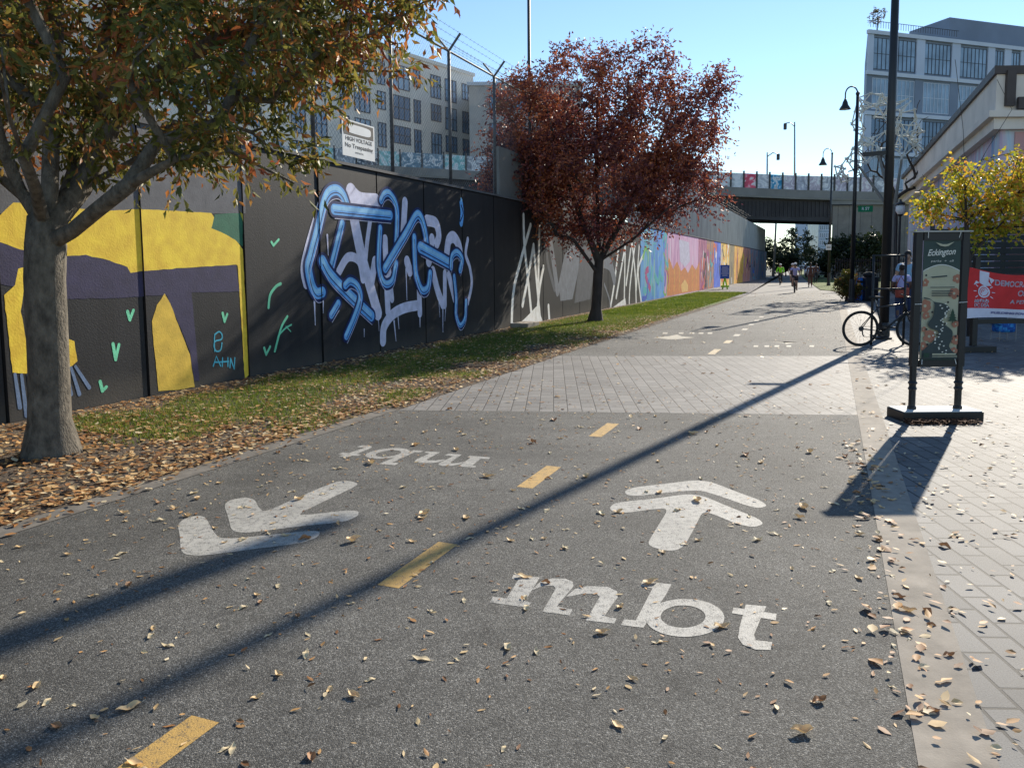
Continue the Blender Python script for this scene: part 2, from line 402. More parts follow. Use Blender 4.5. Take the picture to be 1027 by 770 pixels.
# ------------------------------------------------------------------ mural wall
wall = thing('mural_wall', 'long graffiti covered concrete panel wall along the left side of the trail', 'wall', tr(20, WT, 0))
def wpt(s, z, off=0.0): return tr(s, WT + off, z)
def W(x, y): return wall_hit(x, y, WT)
WH = W(318, 160)[1]
print('wall height', WH, W(505, 203), W(670, 235))
S_END = wall_hit(768, 279, WT)[0]; print('wall end', S_END)
SEAM0 = W(246, 290)[0]; PW = SEAM0 - W(144, 290)[0]; print('panel', PW, W(316.5, 270)[0] - SEAM0)
M['wall_black'] = surf('wall_black', (.013, .013, .0145, 1), .6, .35, 2.0, .35, 45, spec=.35, dist=.008)
def wallmat(name, c):
    m, n, l, b = newmat(name); v1 = coords(n, l, (2.2, 2.2, .22)); v2 = coords(n, l)
    f = noise(n, l, v1, 2.2, 6, .65); f2 = noise(n, l, v2, 1.1, 6, .6)
    col = mix(n, l, ramp(n, l, f, [(.42, g(0)), (.72, g(.55))]), c, tuple(x * 2.2 for x in c[:3]) + (1,))
    col = mix(n, l, ramp(n, l, f2, [(.45, g(0)), (.75, g(.5))]), col, tuple(x * 1.7 for x in c[:3]) + (1,))
    sx = n.new('ShaderNodeSeparateXYZ'); l.new(v2, sx.inputs[0]); ad = n.new('ShaderNodeMath'); ad.operation = 'MULTIPLY_ADD'; ad.inputs[1].default_value = .5; l.new(f2, ad.inputs[0]); l.new(sx.outputs[2], ad.inputs[2])
    col = mix(n, l, ramp(n, l, ad.outputs[0], [(.22, g(.55)), (.62, g(0))]), col, (.11, .095, .075, 1))
    l.new(col, b.inputs['Base Color']); b.inputs['Roughness'].default_value = .6; b.inputs['Specular IOR Level'].default_value = .35
    bump(n, l, noise(n, l, v2, 45, 5), b, .4, .008); return m
M['wall_black'] = wallmat('wall_black', (.013, .013, .0145, 1))
M['wall_grey'] = surf('wall_grey', (.10, .10, .105, 1), .75, .3, 2.0, .35, 45)
M['joint'] = surf('joint', (.006, .006, .007, 1), .9, .1, 2, 0)
xs = lambda x: W(x, 266 + (x - 834) * -.193)[0]
M['m_blue'] = mural_mat('m_blue', [(.25, lin(30, 90, 190)), (.42, lin(60, 140, 220)), (.55, lin(110, 180, 210)), (.68, lin(150, 190, 110)), (.8, lin(40, 60, 150))])
M['m_pink'] = mural_mat('m_pink', [(.3, lin(190, 130, 180)), (.55, lin(228, 178, 210)), (.75, lin(215, 210, 225))])
M['m_purple'] = mural_mat('m_purple', [(.25, lin(30, 30, 60)), (.4, lin(90, 60, 130)), (.52, lin(50, 90, 170)), (.62, lin(180, 120, 90)), (.75, lin(40, 50, 90))], nscale=2.2)
M['m_gold'] = mural_mat('m_gold', [(.25, lin(90, 80, 60)), (.42, lin(220, 160, 60)), (.58, lin(240, 200, 110)), (.72, lin(200, 110, 50)), (.85, lin(50, 60, 80))], nscale=2.5)
M['m_rust'] = mural_mat('m_rust', [(.25, lin(60, 60, 70)), (.45, lin(130, 100, 90)), (.6, lin(210, 130, 60)), (.75, lin(90, 70, 80))], nscale=2.5)
M['m_teal'] = mural_mat('m_teal', [(.25, lin(40, 60, 90)), (.5, lin(80, 120, 150)), (.7, lin(190, 120, 90)), (.85, lin(60, 80, 110))], nscale=2)
def mm(nm, cols, sc=2.0, zs=.3): M[nm] = mural_mat(nm, [(.25 + .5 * i / (len(cols) - 1), lin(*c)) for i, c in enumerate(cols)], (1, 1, zs), sc, 2.0)
mm('m_blue2', [(60, 50, 150), (40, 130, 220), (90, 170, 240), (150, 200, 110)]); mm('m_red', [(60, 30, 70), (150, 50, 110), (200, 120, 150), (50, 60, 120)])
mm('m_night', [(30, 40, 60), (40, 110, 130), (220, 130, 70), (40, 40, 60)]); mm('m_azure', [(40, 60, 170), (60, 100, 220), (120, 170, 240)])
mm('m_gold2', [(200, 120, 30), (250, 190, 60), (255, 225, 140), (90, 80, 70)]); mm('m_smoke', [(60, 60, 66), (110, 100, 90), (170, 150, 100), (70, 74, 84)])
mm('m_amber', [(170, 80, 30), (235, 150, 50), (250, 200, 90), (120, 70, 70)]); mm('m_rose', [(110, 80, 90), (210, 120, 90), (220, 160, 150), (80, 90, 110)]); mm('m_lagoon', [(40, 80, 110), (70, 140, 170), (180, 110, 90), (50, 60, 90)])
SECT = [(xs(643), 'wall_black'), (xs(655), 'm_blue'), (xs(668), 'm_blue2'), (xs(702), 'm_pink'), (xs(710), 'm_red'), (xs(717), 'm_night'), (xs(723.5), 'm_azure'), (xs(731), 'm_gold2'), (xs(737), 'm_smoke'), (xs(744), 'm_amber'), (xs(752), 'm_rose'), (xs(760), 'm_lagoon'), (999, 'm_teal')]
k0 = int((0 - SEAM0) / PW) - 1
k = k0
back = MB()
sA = SEAM0 + k0 * PW
back.prism([tr(sA, WT - .03), tr(S_END, WT - .03), tr(S_END, WT - .32), tr(sA, WT - .32)], 0, WH - .01); back.build('backing', M['joint'], wall)
while SEAM0 + k * PW < S_END - 1:
    a = SEAM0 + k * PW + .022; b = a + PW - .044; c = (a + b) / 2
    mname = next(m for lim, m in SECT if c < lim)
    MB().prism([tr(a, WT), tr(b, WT), tr(b, WT - .028), tr(a, WT - .028)], 0, WH - .02).build('panel', M[mname], wall)
    k += 1
MB().prism([tr(sA, WT + .03), tr(S_END, WT + .03), tr(S_END, WT - .34), tr(sA, WT - .34)], WH, WH + .05).build('coping', M['wall_grey'], wall)

def catmull(pts, sub=8):
    if len(pts) < 3: return list(pts)
    P = [pts[0]] + list(pts) + [pts[-1]]; out = []
    for i in range(1, len(P) - 2):
        for j in range(sub):
            u = j / sub; o = []
            for c in (0, 1):
                p0, p1, p2, p3 = P[i - 1][c], P[i][c], P[i + 1][c], P[i + 2][c]
                o.append(.5 * (2 * p1 + (p2 - p0) * u + (2 * p0 - 5 * p1 + 4 * p2 - p3) * u * u + (3 * p1 - p0 - 3 * p2 + p3) * u ** 3))
            out.append(tuple(o))
    out.append(tuple(pts[-1])); return out

class Mural:
    "flat coloured shapes on the wall, each a hair in front of the one before"
    def __init__(self): self.mb = MB(); self.layer = .002; self.mats = []
    def mi(self, m):
        if m not in self.mats: self.mats.append(m)
        return self.mats.index(m)
    def nxt(self): self.layer += .00012; return self.layer
    def poly(self, px, mat):
        L = self.nxt(); q = [W(*p) for p in px]; out = []; rj = random.Random(len(px) * 7 + int(px[0][0]))
        for i in range(len(q)):
            a, b = q[i], q[(i + 1) % len(q)]; m = max(1, min(60, int(math.hypot(b[0] - a[0], b[1] - a[1]) / .07)))
            for j in range(m):
                f = j / m; w_ = .003 if j else 0; out.append((a[0] + (b[0] - a[0]) * f + rj.gauss(0, w_), a[1] + (b[1] - a[1]) * f + rj.gauss(0, w_)))
        self.mb.poly([wpt(a, b, L) for a, b in out], self.mi(mat))
    def stroke(self, px, w, mat, taper=None, smooth=True, shift=(0, 0)):
        L = self.nxt(); q = [W(*p) for p in px]; q = [(a + shift[0], b + shift[1]) for a, b in q]
        if smooth: q = catmull(q, 8)
        hw = w / 2; n = len(q); left = []; right = []
        for i, p in enumerate(q):
            a = q[max(0, i - 1)]; b = q[min(n - 1, i + 1)]
            dx, dz = b[0] - a[0], b[1] - a[1]; ln = math.hypot(dx, dz) or 1; nx, nz = -dz / ln, dx / ln
            h = hw * (1 if taper is None else 1 + (taper - 1) * i / max(1, n - 1))
            left.append((p[0] + nx * h, p[1] + nz * h)); right.append((p[0] - nx * h, p[1] - nz * h))
        vs = [wpt(a, b, L) for a, b in left] + [wpt(a, b, L) for a, b in right]
        fs = [(i, i + 1, n + i + 1, n + i) for i in range(n - 1)]
        self.mb.add(vs, fs, self.mi(mat))
        for e, sgn in ((0, 1), (n - 1, -1)):          # round ends
            a = q[e]; h = hw * (taper if (taper is not None and e) else 1)
            b = q[1] if e == 0 else q[n - 2]; ang = math.atan2(a[1] - b[1], a[0] - b[0])
            cap = [wpt(a[0] + h * math.cos(ang - math.pi / 2 + math.pi * j / 8), a[1] + h * math.sin(ang - math.pi / 2 + math.pi * j / 8), L) for j in range(9)]
            self.mb.poly(cap, self.mi(mat))
    def build(self, name, label):
        return tag(self.mb.build(name, self.mats, wall, tri=True), label)

P = {}
for nm, c in dict(yellow=(250, 204, 62), purple=(54, 50, 80), green=(45, 105, 80), mint=(120, 215, 170), cyan=(60, 165, 190), claw=(105, 125, 155), lav=(214, 212, 232),
                  sky=(108, 176, 240), sky2=(150, 206, 250), navy=(22, 40, 92), cream=(244, 242, 232), ash=(80, 83, 90), ash2=(112, 117, 126), pink2=(205, 200, 220),
                  orange=(214, 130, 62), gold=(238, 190, 110), blackp=(24, 24, 28), greyc=(96, 97, 102), dkyellow=(222, 184, 70)).items():
    P[nm] = surf('wall_paint_' + nm, lin(*c), .7, .2, 5.0, .35, 45, dist=.008)
z4 = lambda pts: [(x / 3.0206, 180 + y / 3.0206) for x, y in pts]
mu = Mural()
mu.poly([(-60, 140), (128, 108), (246, 143), (246, 214), (-60, 214)], P['greyc'])
top = [(0, 190), (60, 212), (200, 232), (260, 228), (330, 245), (385, 265), (395, 283), (440, 277), (560, 268), (715, 258)]
mu.poly(z4([(-130, 150), (-60, 170)] + top + [(726, 340), (580, 342), (604, 610), (588, 610), (575, 520), (505, 350), (460, 352), (380, 358), (200, 362), (60, 330), (-60, 300), (-130, 280)]), P['purple'])
mu.poly(z4([(-130, 150), (-130, 60), (0, 108), (40, 70), (200, 85), (330, 95), (420, 90), (560, 97), (640, 102), (680, 160), (715, 185), (735, 212), (745, 400), (753, 592), (742, 604), (735, 500), (720, 262)] + top[::-1] + [(-60, 170)]), P['yellow'])
mu.poly(z4([(640, 148), (650, 106), (735, 100), (735, 203), (712, 183), (680, 165)]), P['green'])
mu.poly(z4([(498, 345), (515, 375), (540, 440), (575, 530), (590, 628), (540, 637), (480, 641), (465, 500), (460, 430), (475, 380)]), P['dkyellow'])
mu.poly(z4([(75, 265), (55, 270), (45, 320), (12, 350), (38, 585), (90, 588), (75, 470), (62, 400), (72, 330)]), P['yellow'])
mu.poly(z4([(200, 480), (225, 490), (234, 550), (215, 567), (195, 567)]), P['yellow'])
for a, b in (((45, 590), (60, 690)), ((65, 592), (80, 715)), ((85, 590), (98, 690)), ((228, 566), (270, 630)), ((215, 570), (240, 650)), ((200, 575), (215, 650))):
    mu.stroke(z4([a, b]), .035, P['claw'], taper=1.4)
mu.build('mural', 'yellow and purple arched animal mural on black panels')
mu = Mural()
for a, b, c in (((386, 400), (393, 425), (404, 396)), ((342, 498), (350, 545), (360, 500)), ((303, 612), (310, 640), (322, 628)), ((674, 405), (680, 430), (688, 408)), ((822, 190), (828, 200), (844, 182)), ((800, 510), (806, 530), (818, 506))):
    mu.stroke(z4([a, b]), .045, P['mint']); mu.stroke(z4([b, c]), .04, P['mint'])
mu.stroke(z4([(850, 316), (835, 325), (818, 350), (813, 388)]), .05, P['mint'])
mu.stroke(z4([(870, 415), (855, 440), (845, 470), (832, 520)]), .045, P['mint']); mu.stroke(z4([(845, 470), (865, 450), (882, 440)]), .03, P['mint']); mu.stroke(z4([(866, 445), (880, 460)]), .02, P['mint'])
mu.build('mural', 'small mint green birds and squiggles sprayed on black panels')
mu = Mural()
for st in ([(646, 565), (655, 535), (668, 565)], [(650, 553), (664, 553)], [(674, 540), (673, 566)], [(690, 540), (690, 566)], [(664, 553), (692, 551)], [(696, 570), (698, 542)], [(698, 542), (709, 574)], [(709, 574), (711, 540)]):
    mu.stroke(z4(st), .022, P['cyan'], smooth=False)
mu.stroke(z4([(650, 470), (663, 461), (672, 470), (670, 484), (652, 490), (648, 505), (655, 520), (668, 516), (672, 495)]), .022, P['cyan'])
mu.stroke(z4([(650, 470), (649, 490), (650, 520)]), .02, P['cyan'])
mu.build('mural', 'small cyan AHN tag in the yellow mural')

mu = Mural()
lavs = [([(352, 193), (354, 196), (362, 202), (377, 203)], .26), ([(355, 219), (362, 254), (370, 283), (379, 314)], .22), ([(371, 222), (368, 244), (366, 266)], .10), ([(340, 272), (349, 258), (360, 262), (364, 280)], .13),
        ([(406, 203), (404, 240)], .17), ([(386, 240), (388, 290), (389, 312)], .15), ([(384, 342), (385, 328), (393, 316), (405, 309), (420, 306)], .17), ([(428, 221), (437, 224), (440, 236), (438, 244)], .19),
        ([(448, 254), (450, 241), (455, 238), (460, 246), (462, 258)], .21), ([(469, 240), (467, 255), (471, 268), (473, 285), (469, 304)], .10), ([(434, 272), (439, 292), (444, 305)], .18), ([(446, 274), (446, 306)], .14),
        ([(450, 276), (456, 300)], .16), ([(420, 286), (421, 314)], .15), ([(376, 262), (372, 285)], .16), ([(393, 300), (390, 270)], .12), ([(433, 240), (430, 262)], .2), ([(408, 262), (411, 272)], .18), ([(323, 200), (311, 240), (304.5, 268), (307, 285)], .13)]
for px, w_ in lavs: mu.stroke(px, w_ * 1.3, P['lav'])
for px, w_ in (([(315, 298), (316, 326)], .05), ([(324, 298), (324, 314)], .035), ([(407, 270), (408, 301)], .05), ([(411, 270), (411, 280)], .035), ([(444, 304), (444, 333)], .05), ([(447, 304), (446, 322)], .04), ([(395, 322), (397, 342)], .05),
               ([(399, 318), (400, 330)], .035), ([(421, 312), (421, 328)], .05), ([(328, 236), (329, 256)], .05), ([(379, 312), (380, 332)], .03), ([(440, 303), (441, 318)], .03), ([(365, 330), (365, 338)], .025)):
    mu.stroke(px, w_, P['lav'], taper=.35)
blues = [([(343, 224), (335, 256), (332, 268)], .13), ([(339, 304), (332, 316)], .12), ([(381, 229), (379.5, 258), (380, 270), (383, 281), (388, 285), (394, 280), (397, 264)], .13),
         ([(382, 201), (385, 195), (390, 194), (396, 203), (398, 217), (397, 245)], .13),
         ([(347, 205), (343, 195), (337, 190.5), (330, 193), (325, 203), (319, 228), (312, 255), (309, 268), (312, 285), (317, 294), (323, 293)], .17), ([(334.5, 210), (391, 216)], .17),
         ([(323, 262), (331, 276), (350, 296), (372, 317)], .19), ([(346, 286), (351, 282), (358, 287), (361, 299), (356, 316), (347, 337)], .13),
         ([(415, 238), (416, 268), (418, 280), (423, 291), (429, 288), (431, 274)], .15), ([(386, 269), (396, 252), (408, 232), (417, 216), (422, 219), (426, 234), (428, 250)], .17), ([(421, 248), (434, 255), (450, 264)], .22),
         ([(452, 268), (453, 257), (458, 253), (463, 260), (461, 271)], .14), ([(455, 277), (457, 299), (457, 316), (461, 326), (466, 319), (467, 302)], .11)]
for px, w_ in blues:
    w_ *= 1.12
    mu.stroke(px, w_ + .10, P['navy']); mu.stroke(px, w_, P['sky']); mu.stroke(px, w_ * .38, P['sky2'], shift=(-.015, w_ * .16)); mu.stroke(px, w_ * .10, P['navy'], shift=(.01, -w_ * .26))
    mu.stroke(px[:], .012, P['lav'], shift=(.02, -(w_ / 2 + .062)))
mu.stroke([(462, 204), (463, 214), (462, 224)], .17, P['sky']); mu.stroke([(462, 200), (462.4, 200.8)], .08, P['sky2']); mu.stroke([(462, 206), (464, 214), (461, 222)], .04, P['navy'])
mu.build('mural', 'blue tube lettering graffiti over pale lilac letters on black panels')
mu = Mural()
for px in ([(525, 216), (526, 246), (530, 285), (534, 326)], [(532, 226), (522, 262), (515, 292), (513, 327)], [(535, 246), (530, 275), (524, 306)], [(535, 246), (538, 280), (542, 324)], [(541, 228), (540, 270), (540, 324)], [(545, 268), (541, 290), (538, 322)], [(550, 307), (551, 322)], [(513, 326), (522, 326), (538, 310)]):
    mu.stroke(px, .16, P['cream'])
mu.poly([(518, 328), (540, 309), (545, 325), (536, 326)], P['cream'])
mu.build('mural', 'tall cream scrawled letters on black panels left of the red tree')
mu = Mural()
for px in ([(620, 251), (616, 285), (612, 309)], [(627, 247), (622, 275), (618, 298)], [(627, 247), (626, 303)], [(633, 246), (628, 285)], [(637, 244), (632, 285), (631, 306)], [(634, 245), (637, 275), (638, 304)], [(641, 247), (638, 290)], [(645, 256), (640, 272), (643, 303)]):
    mu.stroke(px, .2, P['cream'])
mu.poly([(613, 309.5), (627, 299), (628, 306.5)], P['cream'])
mu.build('mural', 'tall cream scrawled letters on black panels right of the red tree')
mu = Mural()
mu.stroke([(552, 243), (555, 262), (559, 292)], .35, P['ash2']); mu.poly([(566, 256), (572, 247), (582, 246), (580, 272), (574, 300), (562, 302), (560, 285)], P['ash2']); mu.poly([(583, 246), (598, 250), (592, 300), (576, 304)], P['ash'])
mu.stroke([(604, 262), (612, 266), (616, 280)], .5, P['ash2']); mu.stroke([(606, 285), (611, 300), (612, 312)], .12, P['ash2']); mu.stroke([(548, 235), (549, 262), (556, 290)], .2, P['ash'])
mu.build('mural', 'grey shaded portrait shapes behind the red tree trunk')
mu = Mural()
jag = [(668.5, 268), (671, 258), (675, 270), (679, 262), (683, 272), (687, 268), (690, 274), (694, 265), (698, 271), (701.5, 262)]
mu.poly(jag + [(701.5, 291), (669, 297)], P['orange'])
mu.poly([(684, 293), (683, 286), (687, 280), (690, 286), (690, 292)], P['gold']); mu.poly([(681, 240), (691, 243), (692, 262), (687, 268), (682, 262)], P['pink2'])
for x in (671, 676, 681, 694, 698): mu.stroke([(x, 268), (x + .6, 280), (x, 291)], .09, P['dkyellow'])
mu.build('mural', 'pink mural with orange flames along its lower half')

mu = Mural(); rw_ = random.Random(12)
SC = [flat(*c, var=.1) for c in ((40, 90, 200), (250, 200, 70), (230, 110, 50), (180, 60, 130), (30, 30, 50), (240, 240, 240), (70, 180, 190), (120, 190, 90))]
for lo, hi, idx, n_ in ((646, 667, (0, 6, 7, 3), 16), (703, 716, (3, 2, 4, 6, 5), 16), (717, 723, (0, 5, 4), 6), (724, 736, (1, 4, 2, 5), 14), (737, 751, (2, 1, 4, 3), 14), (752, 765, (6, 0, 2, 4), 10)):
    for _ in range(n_):
        x = rw_.uniform(lo, hi); s0 = xs(x); z0 = rw_.uniform(.3, WH - .6); pts = [(s0, z0)]
        for _k in range(rw_.randint(2, 4)): pts.append((pts[-1][0] + rw_.gauss(0, .5), min(WH - .15, max(.15, pts[-1][1] + rw_.gauss(.1, .7)))))
        L = mu.nxt(); q = catmull(pts, 5); hw = rw_.uniform(.05, .2); mi = mu.mi(SC[rw_.choice(idx)])
        for i in range(len(q) - 1):
            a, b = q[i], q[i + 1]; dx, dz = b[0] - a[0], b[1] - a[1]; ln = math.hypot(dx, dz) or 1; nx, nz = -dz / ln * hw, dx / ln * hw
            mu.mb.add([wpt(a[0] + nx, a[1] + nz, L + i * 2e-5), wpt(b[0] + nx, b[1] + nz, L + i * 2e-5), wpt(b[0] - nx, b[1] - nz, L + i * 2e-5), wpt(a[0] - nx, a[1] - nz, L + i * 2e-5)], [(0, 1, 2, 3)], mi)
mu.build('mural', 'multicoloured sprayed scrawls on the far coloured panels')
for k in (-2, -1, 0, 1):
    q = SEAM0 + k * PW; MB().bar(tr(q, WT + .006, .01), tr(q, WT + .006, WH - .02), .03, .004, up=(0, 0, 1)).build('joint', M['joint'], wall)

# corrugated metal fence on the wall, right part
M['corrugated'] = surf('corrugated', (.36, .36, .355, 1), .5, .25, 1.4, .05, 80, metal=.25, stretch=(1, 1, .3))
s_c0 = xs(634)
cf = thing('corrugated_fence', 'tall grey corrugated metal fence standing on the far part of the mural wall', 'fence', tr(s_c0, WT, WH))
s = s_c0; zc0, zc1 = WH + .05, wall_hit(711, 201, WT - .2)[1]; print('fence top', zc1)
while s < S_END - .1:
    e = min(s + 2.5, S_END); vs = []; n = max(2, int((e - s) / .06)); prof = (0, .0, .035, .035)
    n -= n % 4
    mb = MB()
    for i in range(n + 1):
        q = s + (e - s - .01) * i / n; o = prof[i % 4] * 1.3
        vs += [tr(q, WT - .20 + o, zc0), tr(q, WT - .20 + o, zc1)]
    mb.add(vs, [(2 * i, 2 * i + 2, 2 * i + 3, 2 * i + 1) for i in range(n)])
    mb.build('panel', M['corrugated'], cf, tri=True)
    s += 2.5
MB().bar(tr(s_c0, WT - .2, zc1 + .03), tr(S_END, WT - .2, zc1 + .03), .07, .06).build('top_rail', M['galv'], cf)
mb = MB()
for i, (o, z) in enumerate(((-.05, .35), (.08, .5), (.2, .65))):
    mb.tube([tr(s_c0, WT - .2 + o, zc1 + z - .1), tr(S_END, WT - .2 + o, zc1 + z - .1)], .008, 4)
q = s_c0 + 2
while q < S_END:
    mb.bar(tr(q, WT - .2, zc1), tr(q, WT + .05, zc1 + .6), .03); q += 2.5
mb.build('barbed_wire', M['dark_metal'], cf)
mb = MB(); a = tr(S_END, WT - .25, 0); b = tr(S_END, WT - 9, 0); mb.bar(a + Vector((0, 0, 3.1)), b + Vector((0, 0, 3.1)), .1, 6.2)
mb.build('end_panel', M['corrugated'], cf)

# chain link fence with barbed wire
cl = thing('chain_link_fence', 'rusty chain link fence with V shaped barbed wire arms on top of the black wall', 'fence', tr(10, WT, WH))
FZ0, FT = WH + .05, WT - .15; FZ1 = wall_hit(458, 56, FT)[1]; print('mesh top', FZ1)
posts = []; q = W(458, 189)[0]
while q > 3: posts.append(q); q -= 2.62
q = W(458, 189)[0] + 2.62
while q < s_c0: posts.append(q); q += 2.62
M['old_metal'] = surf('old_metal', (.10, .10, .105, 1), .6, .35, 10, .1, 90, metal=.3)
for q in posts:
    MB().tube([tr(q, FT, FZ0), tr(q, FT, FZ1 + .02)], .038, 8).build('post', M['old_metal'], cl, smooth=True)
    MB().bar(tr(q, FT, FZ1), tr(q, FT - .3, FZ1 + .36), .04).bar(tr(q, FT, FZ1), tr(q, FT + .3, FZ1 + .36), .04).build('wire_arm', M['old_metal'], cl)
sa, sb = min(posts), max(posts)
MB().tube([tr(sa, FT, FZ1), tr(sb, FT, FZ1)], .024, 6).build('top_rail', M['old_metal'], cl, smooth=True)
mb = MB()
for f in (.35, .7, 1.0):
    for sg in (-1, 1):
        mb.tube([tr(sa, FT + sg * .3 * f, FZ1 + .36 * f), tr(sb, FT + sg * .3 * f, FZ1 + .36 * f)], .004, 4)
        q = sa
        while q < sb:
            p = tr(q, FT + sg * .3 * f, FZ1 + .36 * f); mb.bar(p - Vector((.02, 0, .02)), p + Vector((.02, 0, .02)), .004); q += .22
mb.build('barbed_wire', M['old_metal'], cl)
mb = MB(); H = FZ1 - FZ0; q = sa - H
while q < sb:
    for sg in (1, -1):
        p0, p1 = q, q + H; z0, z1 = (FZ0, FZ1) if sg > 0 else (FZ1, FZ0)
        if p0 < sa: z0 += (z1 - z0) * (sa - p0) / H; p0 = sa
        if p1 > sb: z1 -= (z1 - z0) * (p1 - sb) / (p1 - p0); p1 = sb
        if p1 - p0 > .1: mb.bar(tr(p0, FT + .004 * sg, z0), tr(p1, FT + .004 * sg, z1), .0032)
    q += .105
mb.build('wire_mesh', M['wire'], cl)
pbk_ = tr(W(505, 199)[0] + 2.6, WT - .2)
tag(MB().bar(tr(W(505, 199)[0] + .1, WT - .25, WH + .72), tr(W(505, 199)[0] + 9, WT - .25, WH + .72), .18, 1.3).build('concrete_parapet', M['concrete_far'], bevel=.02), 'low pale concrete parapet block on top of the wall behind the red tree', 'parapet')

# lettering helper
def text_obj(name, body, size, mat, parent, origin, xdir, zdir, shear=0.0, align='CENTER', space=1.0, width=None, bold=0.0):
    cu = bpy.data.curves.new(name, 'FONT'); cu.body = body; cu.size = size; cu.shear = shear; cu.align_x = align; cu.align_y = 'CENTER'
    cu.space_character = space; cu.extrude = .0004; cu.offset = bold
    o = bpy.data.objects.new(name, cu); COL.objects.link(o); bpy.context.view_layer.update()
    me = bpy.data.meshes.new_from_object(o.evaluated_get(bpy.context.evaluated_depsgraph_get()))
    bpy.data.objects.remove(o); bpy.data.curves.remove(cu)
    if width:
        w0 = max(v.co.x for v in me.vertices) - min(v.co.x for v in me.vertices); f = width / w0
        for v in me.vertices: v.co.x *= f
    xd, zd = Vector(xdir).normalized(), Vector(zdir).normalized(); nd = xd.cross(zd)
    off = parent_off(parent); og = Vector(origin) - off
    for v in me.vertices: v.co = og + xd * v.co.x + zd * v.co.y + nd * v.co.z
    me.materials.clear(); me.materials.append(mat)
    ob = bpy.data.objects.new(name, me); COL.objects.link(ob); ob.parent = parent; return ob

# high voltage sign
TRD = Vector((DX, DY, 0)); NRM = Vector((DY, -DX, 0)); UP = Vector((0, 0, 1))
sL, zT = wall_hit(342, 118, FT + .05); sR, zB = wall_hit(375.5, 165, FT + .05); zB2 = wall_hit(341.5, 155, FT + .05)[1]
zc = (zT + zB2) / 2; sc_ = (sL + sR) / 2; sw, sh = sR - sL, zT - zB2
hv = thing('warning_sign', 'white high voltage no trespassing sign hung on the chain link fence', 'sign', tr(sc_, FT + .06, zc))
c0 = tr(sc_, FT + .06, zc)
def onsign(u, v, d): return c0 + TRD * (u * sw) + UP * (v * sh) + NRM * d
def quad(u0, u1, v0, v1, d): return [onsign(u0, v0, d), onsign(u1, v0, d), onsign(u1, v1, d), onsign(u0, v1, d)]
MB().bar(onsign(-.5, 0, 0), onsign(.5, 0, 0), .012, sh).build('board', M['white'], hv)
MB().poly(quad(-.46, .46, .08, .46, .008)).build('header_panel', M['ink'], hv)
ov = [onsign(.0 + .38 * math.copysign(abs(math.cos(t)) ** .5, math.cos(t)), .27 + .125 * math.copysign(abs(math.sin(t)) ** .5, math.sin(t)), .010) for t in [2 * math.pi * i / 40 for i in range(40)]]
MB().poly(ov).build('oval_panel', M['white'], hv)
text_obj('lettering', 'HIGH VOLTAGE', .10, M['ink'], hv, onsign(0, -.02, .008), TRD, UP, width=sw * .82, bold=.002)
text_obj('lettering', 'No Trespassing', .11, M['ink'], hv, onsign(0, -.2, .008), TRD, UP, width=sw * .86, bold=.002)
text_obj('lettering', 'WMATA', .05, M['ink'], hv, onsign(0, -.37, .008), TRD, UP, width=sw * .26)

# concrete slab at the foot of the wall
p = tr(W(513, 329)[0], WT + .4, 0)
tag(MB().box(p + Vector((0, 0, .06)), (.9, .5, .13), math.pi / 2 - A).build('concrete_slab', M['concrete'], bevel=.015), 'low concrete slab at the foot of the wall under the cream letters', 'slab')

# ------------------------------------------------------------------ trees
LEAF_TREE = leafmat('leaf_olive', [(0, lin(52, 60, 32)), (.34, lin(92, 98, 46)), (.56, lin(138, 130, 62)), (.68, lin(180, 120, 66)), (.85, lin(146, 74, 52)), (1, lin(204, 142, 72))], .45, .75, .45)
LEAF_RED = leafmat('leaf_red', [(0, lin(74, 48, 60)), (.35, lin(116, 66, 70)), (.55, lin(152, 86, 66)), (.8, lin(196, 118, 76)), (1, lin(150, 124, 78))], .36, .5, .55)
LEAF_YEL = leafmat('leaf_yellow', [(0, lin(96, 116, 40)), (.35, lin(160, 164, 50)), (.6, lin(224, 196, 60)), (.8, lin(214, 150, 70)), (1, lin(170, 96, 60))], .5, .8, .6)
LEAF_DARK = leafmat('leaf_dark', [(0, lin(26, 34, 20)), (.5, lin(46, 58, 32)), (1, lin(74, 80, 42))], .25, .2, .5)
LEAF_SHRUB = leafmat('leaf_shrub', [(0, lin(50, 70, 34)), (.5, lin(110, 104, 44)), (.8, lin(150, 88, 56)), (1, lin(170, 80, 60))], .35, 1.2, .5)

def grow(rng, nodes, par, targets, bf=.35, step=.35):
    nodes = [np.array(p, float) for p in nodes]; par = list(par); plen = [0.0] * len(nodes)
    for i in range(len(nodes)):
        if par[i] >= 0: plen[i] = plen[par[i]] + np.linalg.norm(nodes[i] - nodes[par[i]])
    base = nodes[0]; root_n = len(nodes); tips = []
    order = sorted(range(len(targets)), key=lambda i: np.linalg.norm(targets[i] - nodes[min(2, root_n - 1)]))
    for i in order:
        t = targets[i]; arr = np.array(nodes); d = np.linalg.norm(arr - t, axis=1)
        cost = d + bf * np.array(plen) + np.where(arr[:, 2] > t[2] + .3, .8, 0); cost[0] = 1e9
        j = int(np.argmin(cost)); p = nodes[j]; L = d[j]; n = max(1, int(L / step)); prev = j
        perp = rng.normal(size=3) * L * .07
        for k in range(1, n + 1):
            f = k / n; q = p * (1 - f) + t * f + perp * math.sin(math.pi * f) + np.array([0, 0, L * .10 * math.sin(math.pi * f)])
            nodes.append(q); par.append(prev); plen.append(plen[prev] + np.linalg.norm(q - nodes[prev])); prev = len(nodes) - 1
        tips.append(prev)
    return nodes, par, tips

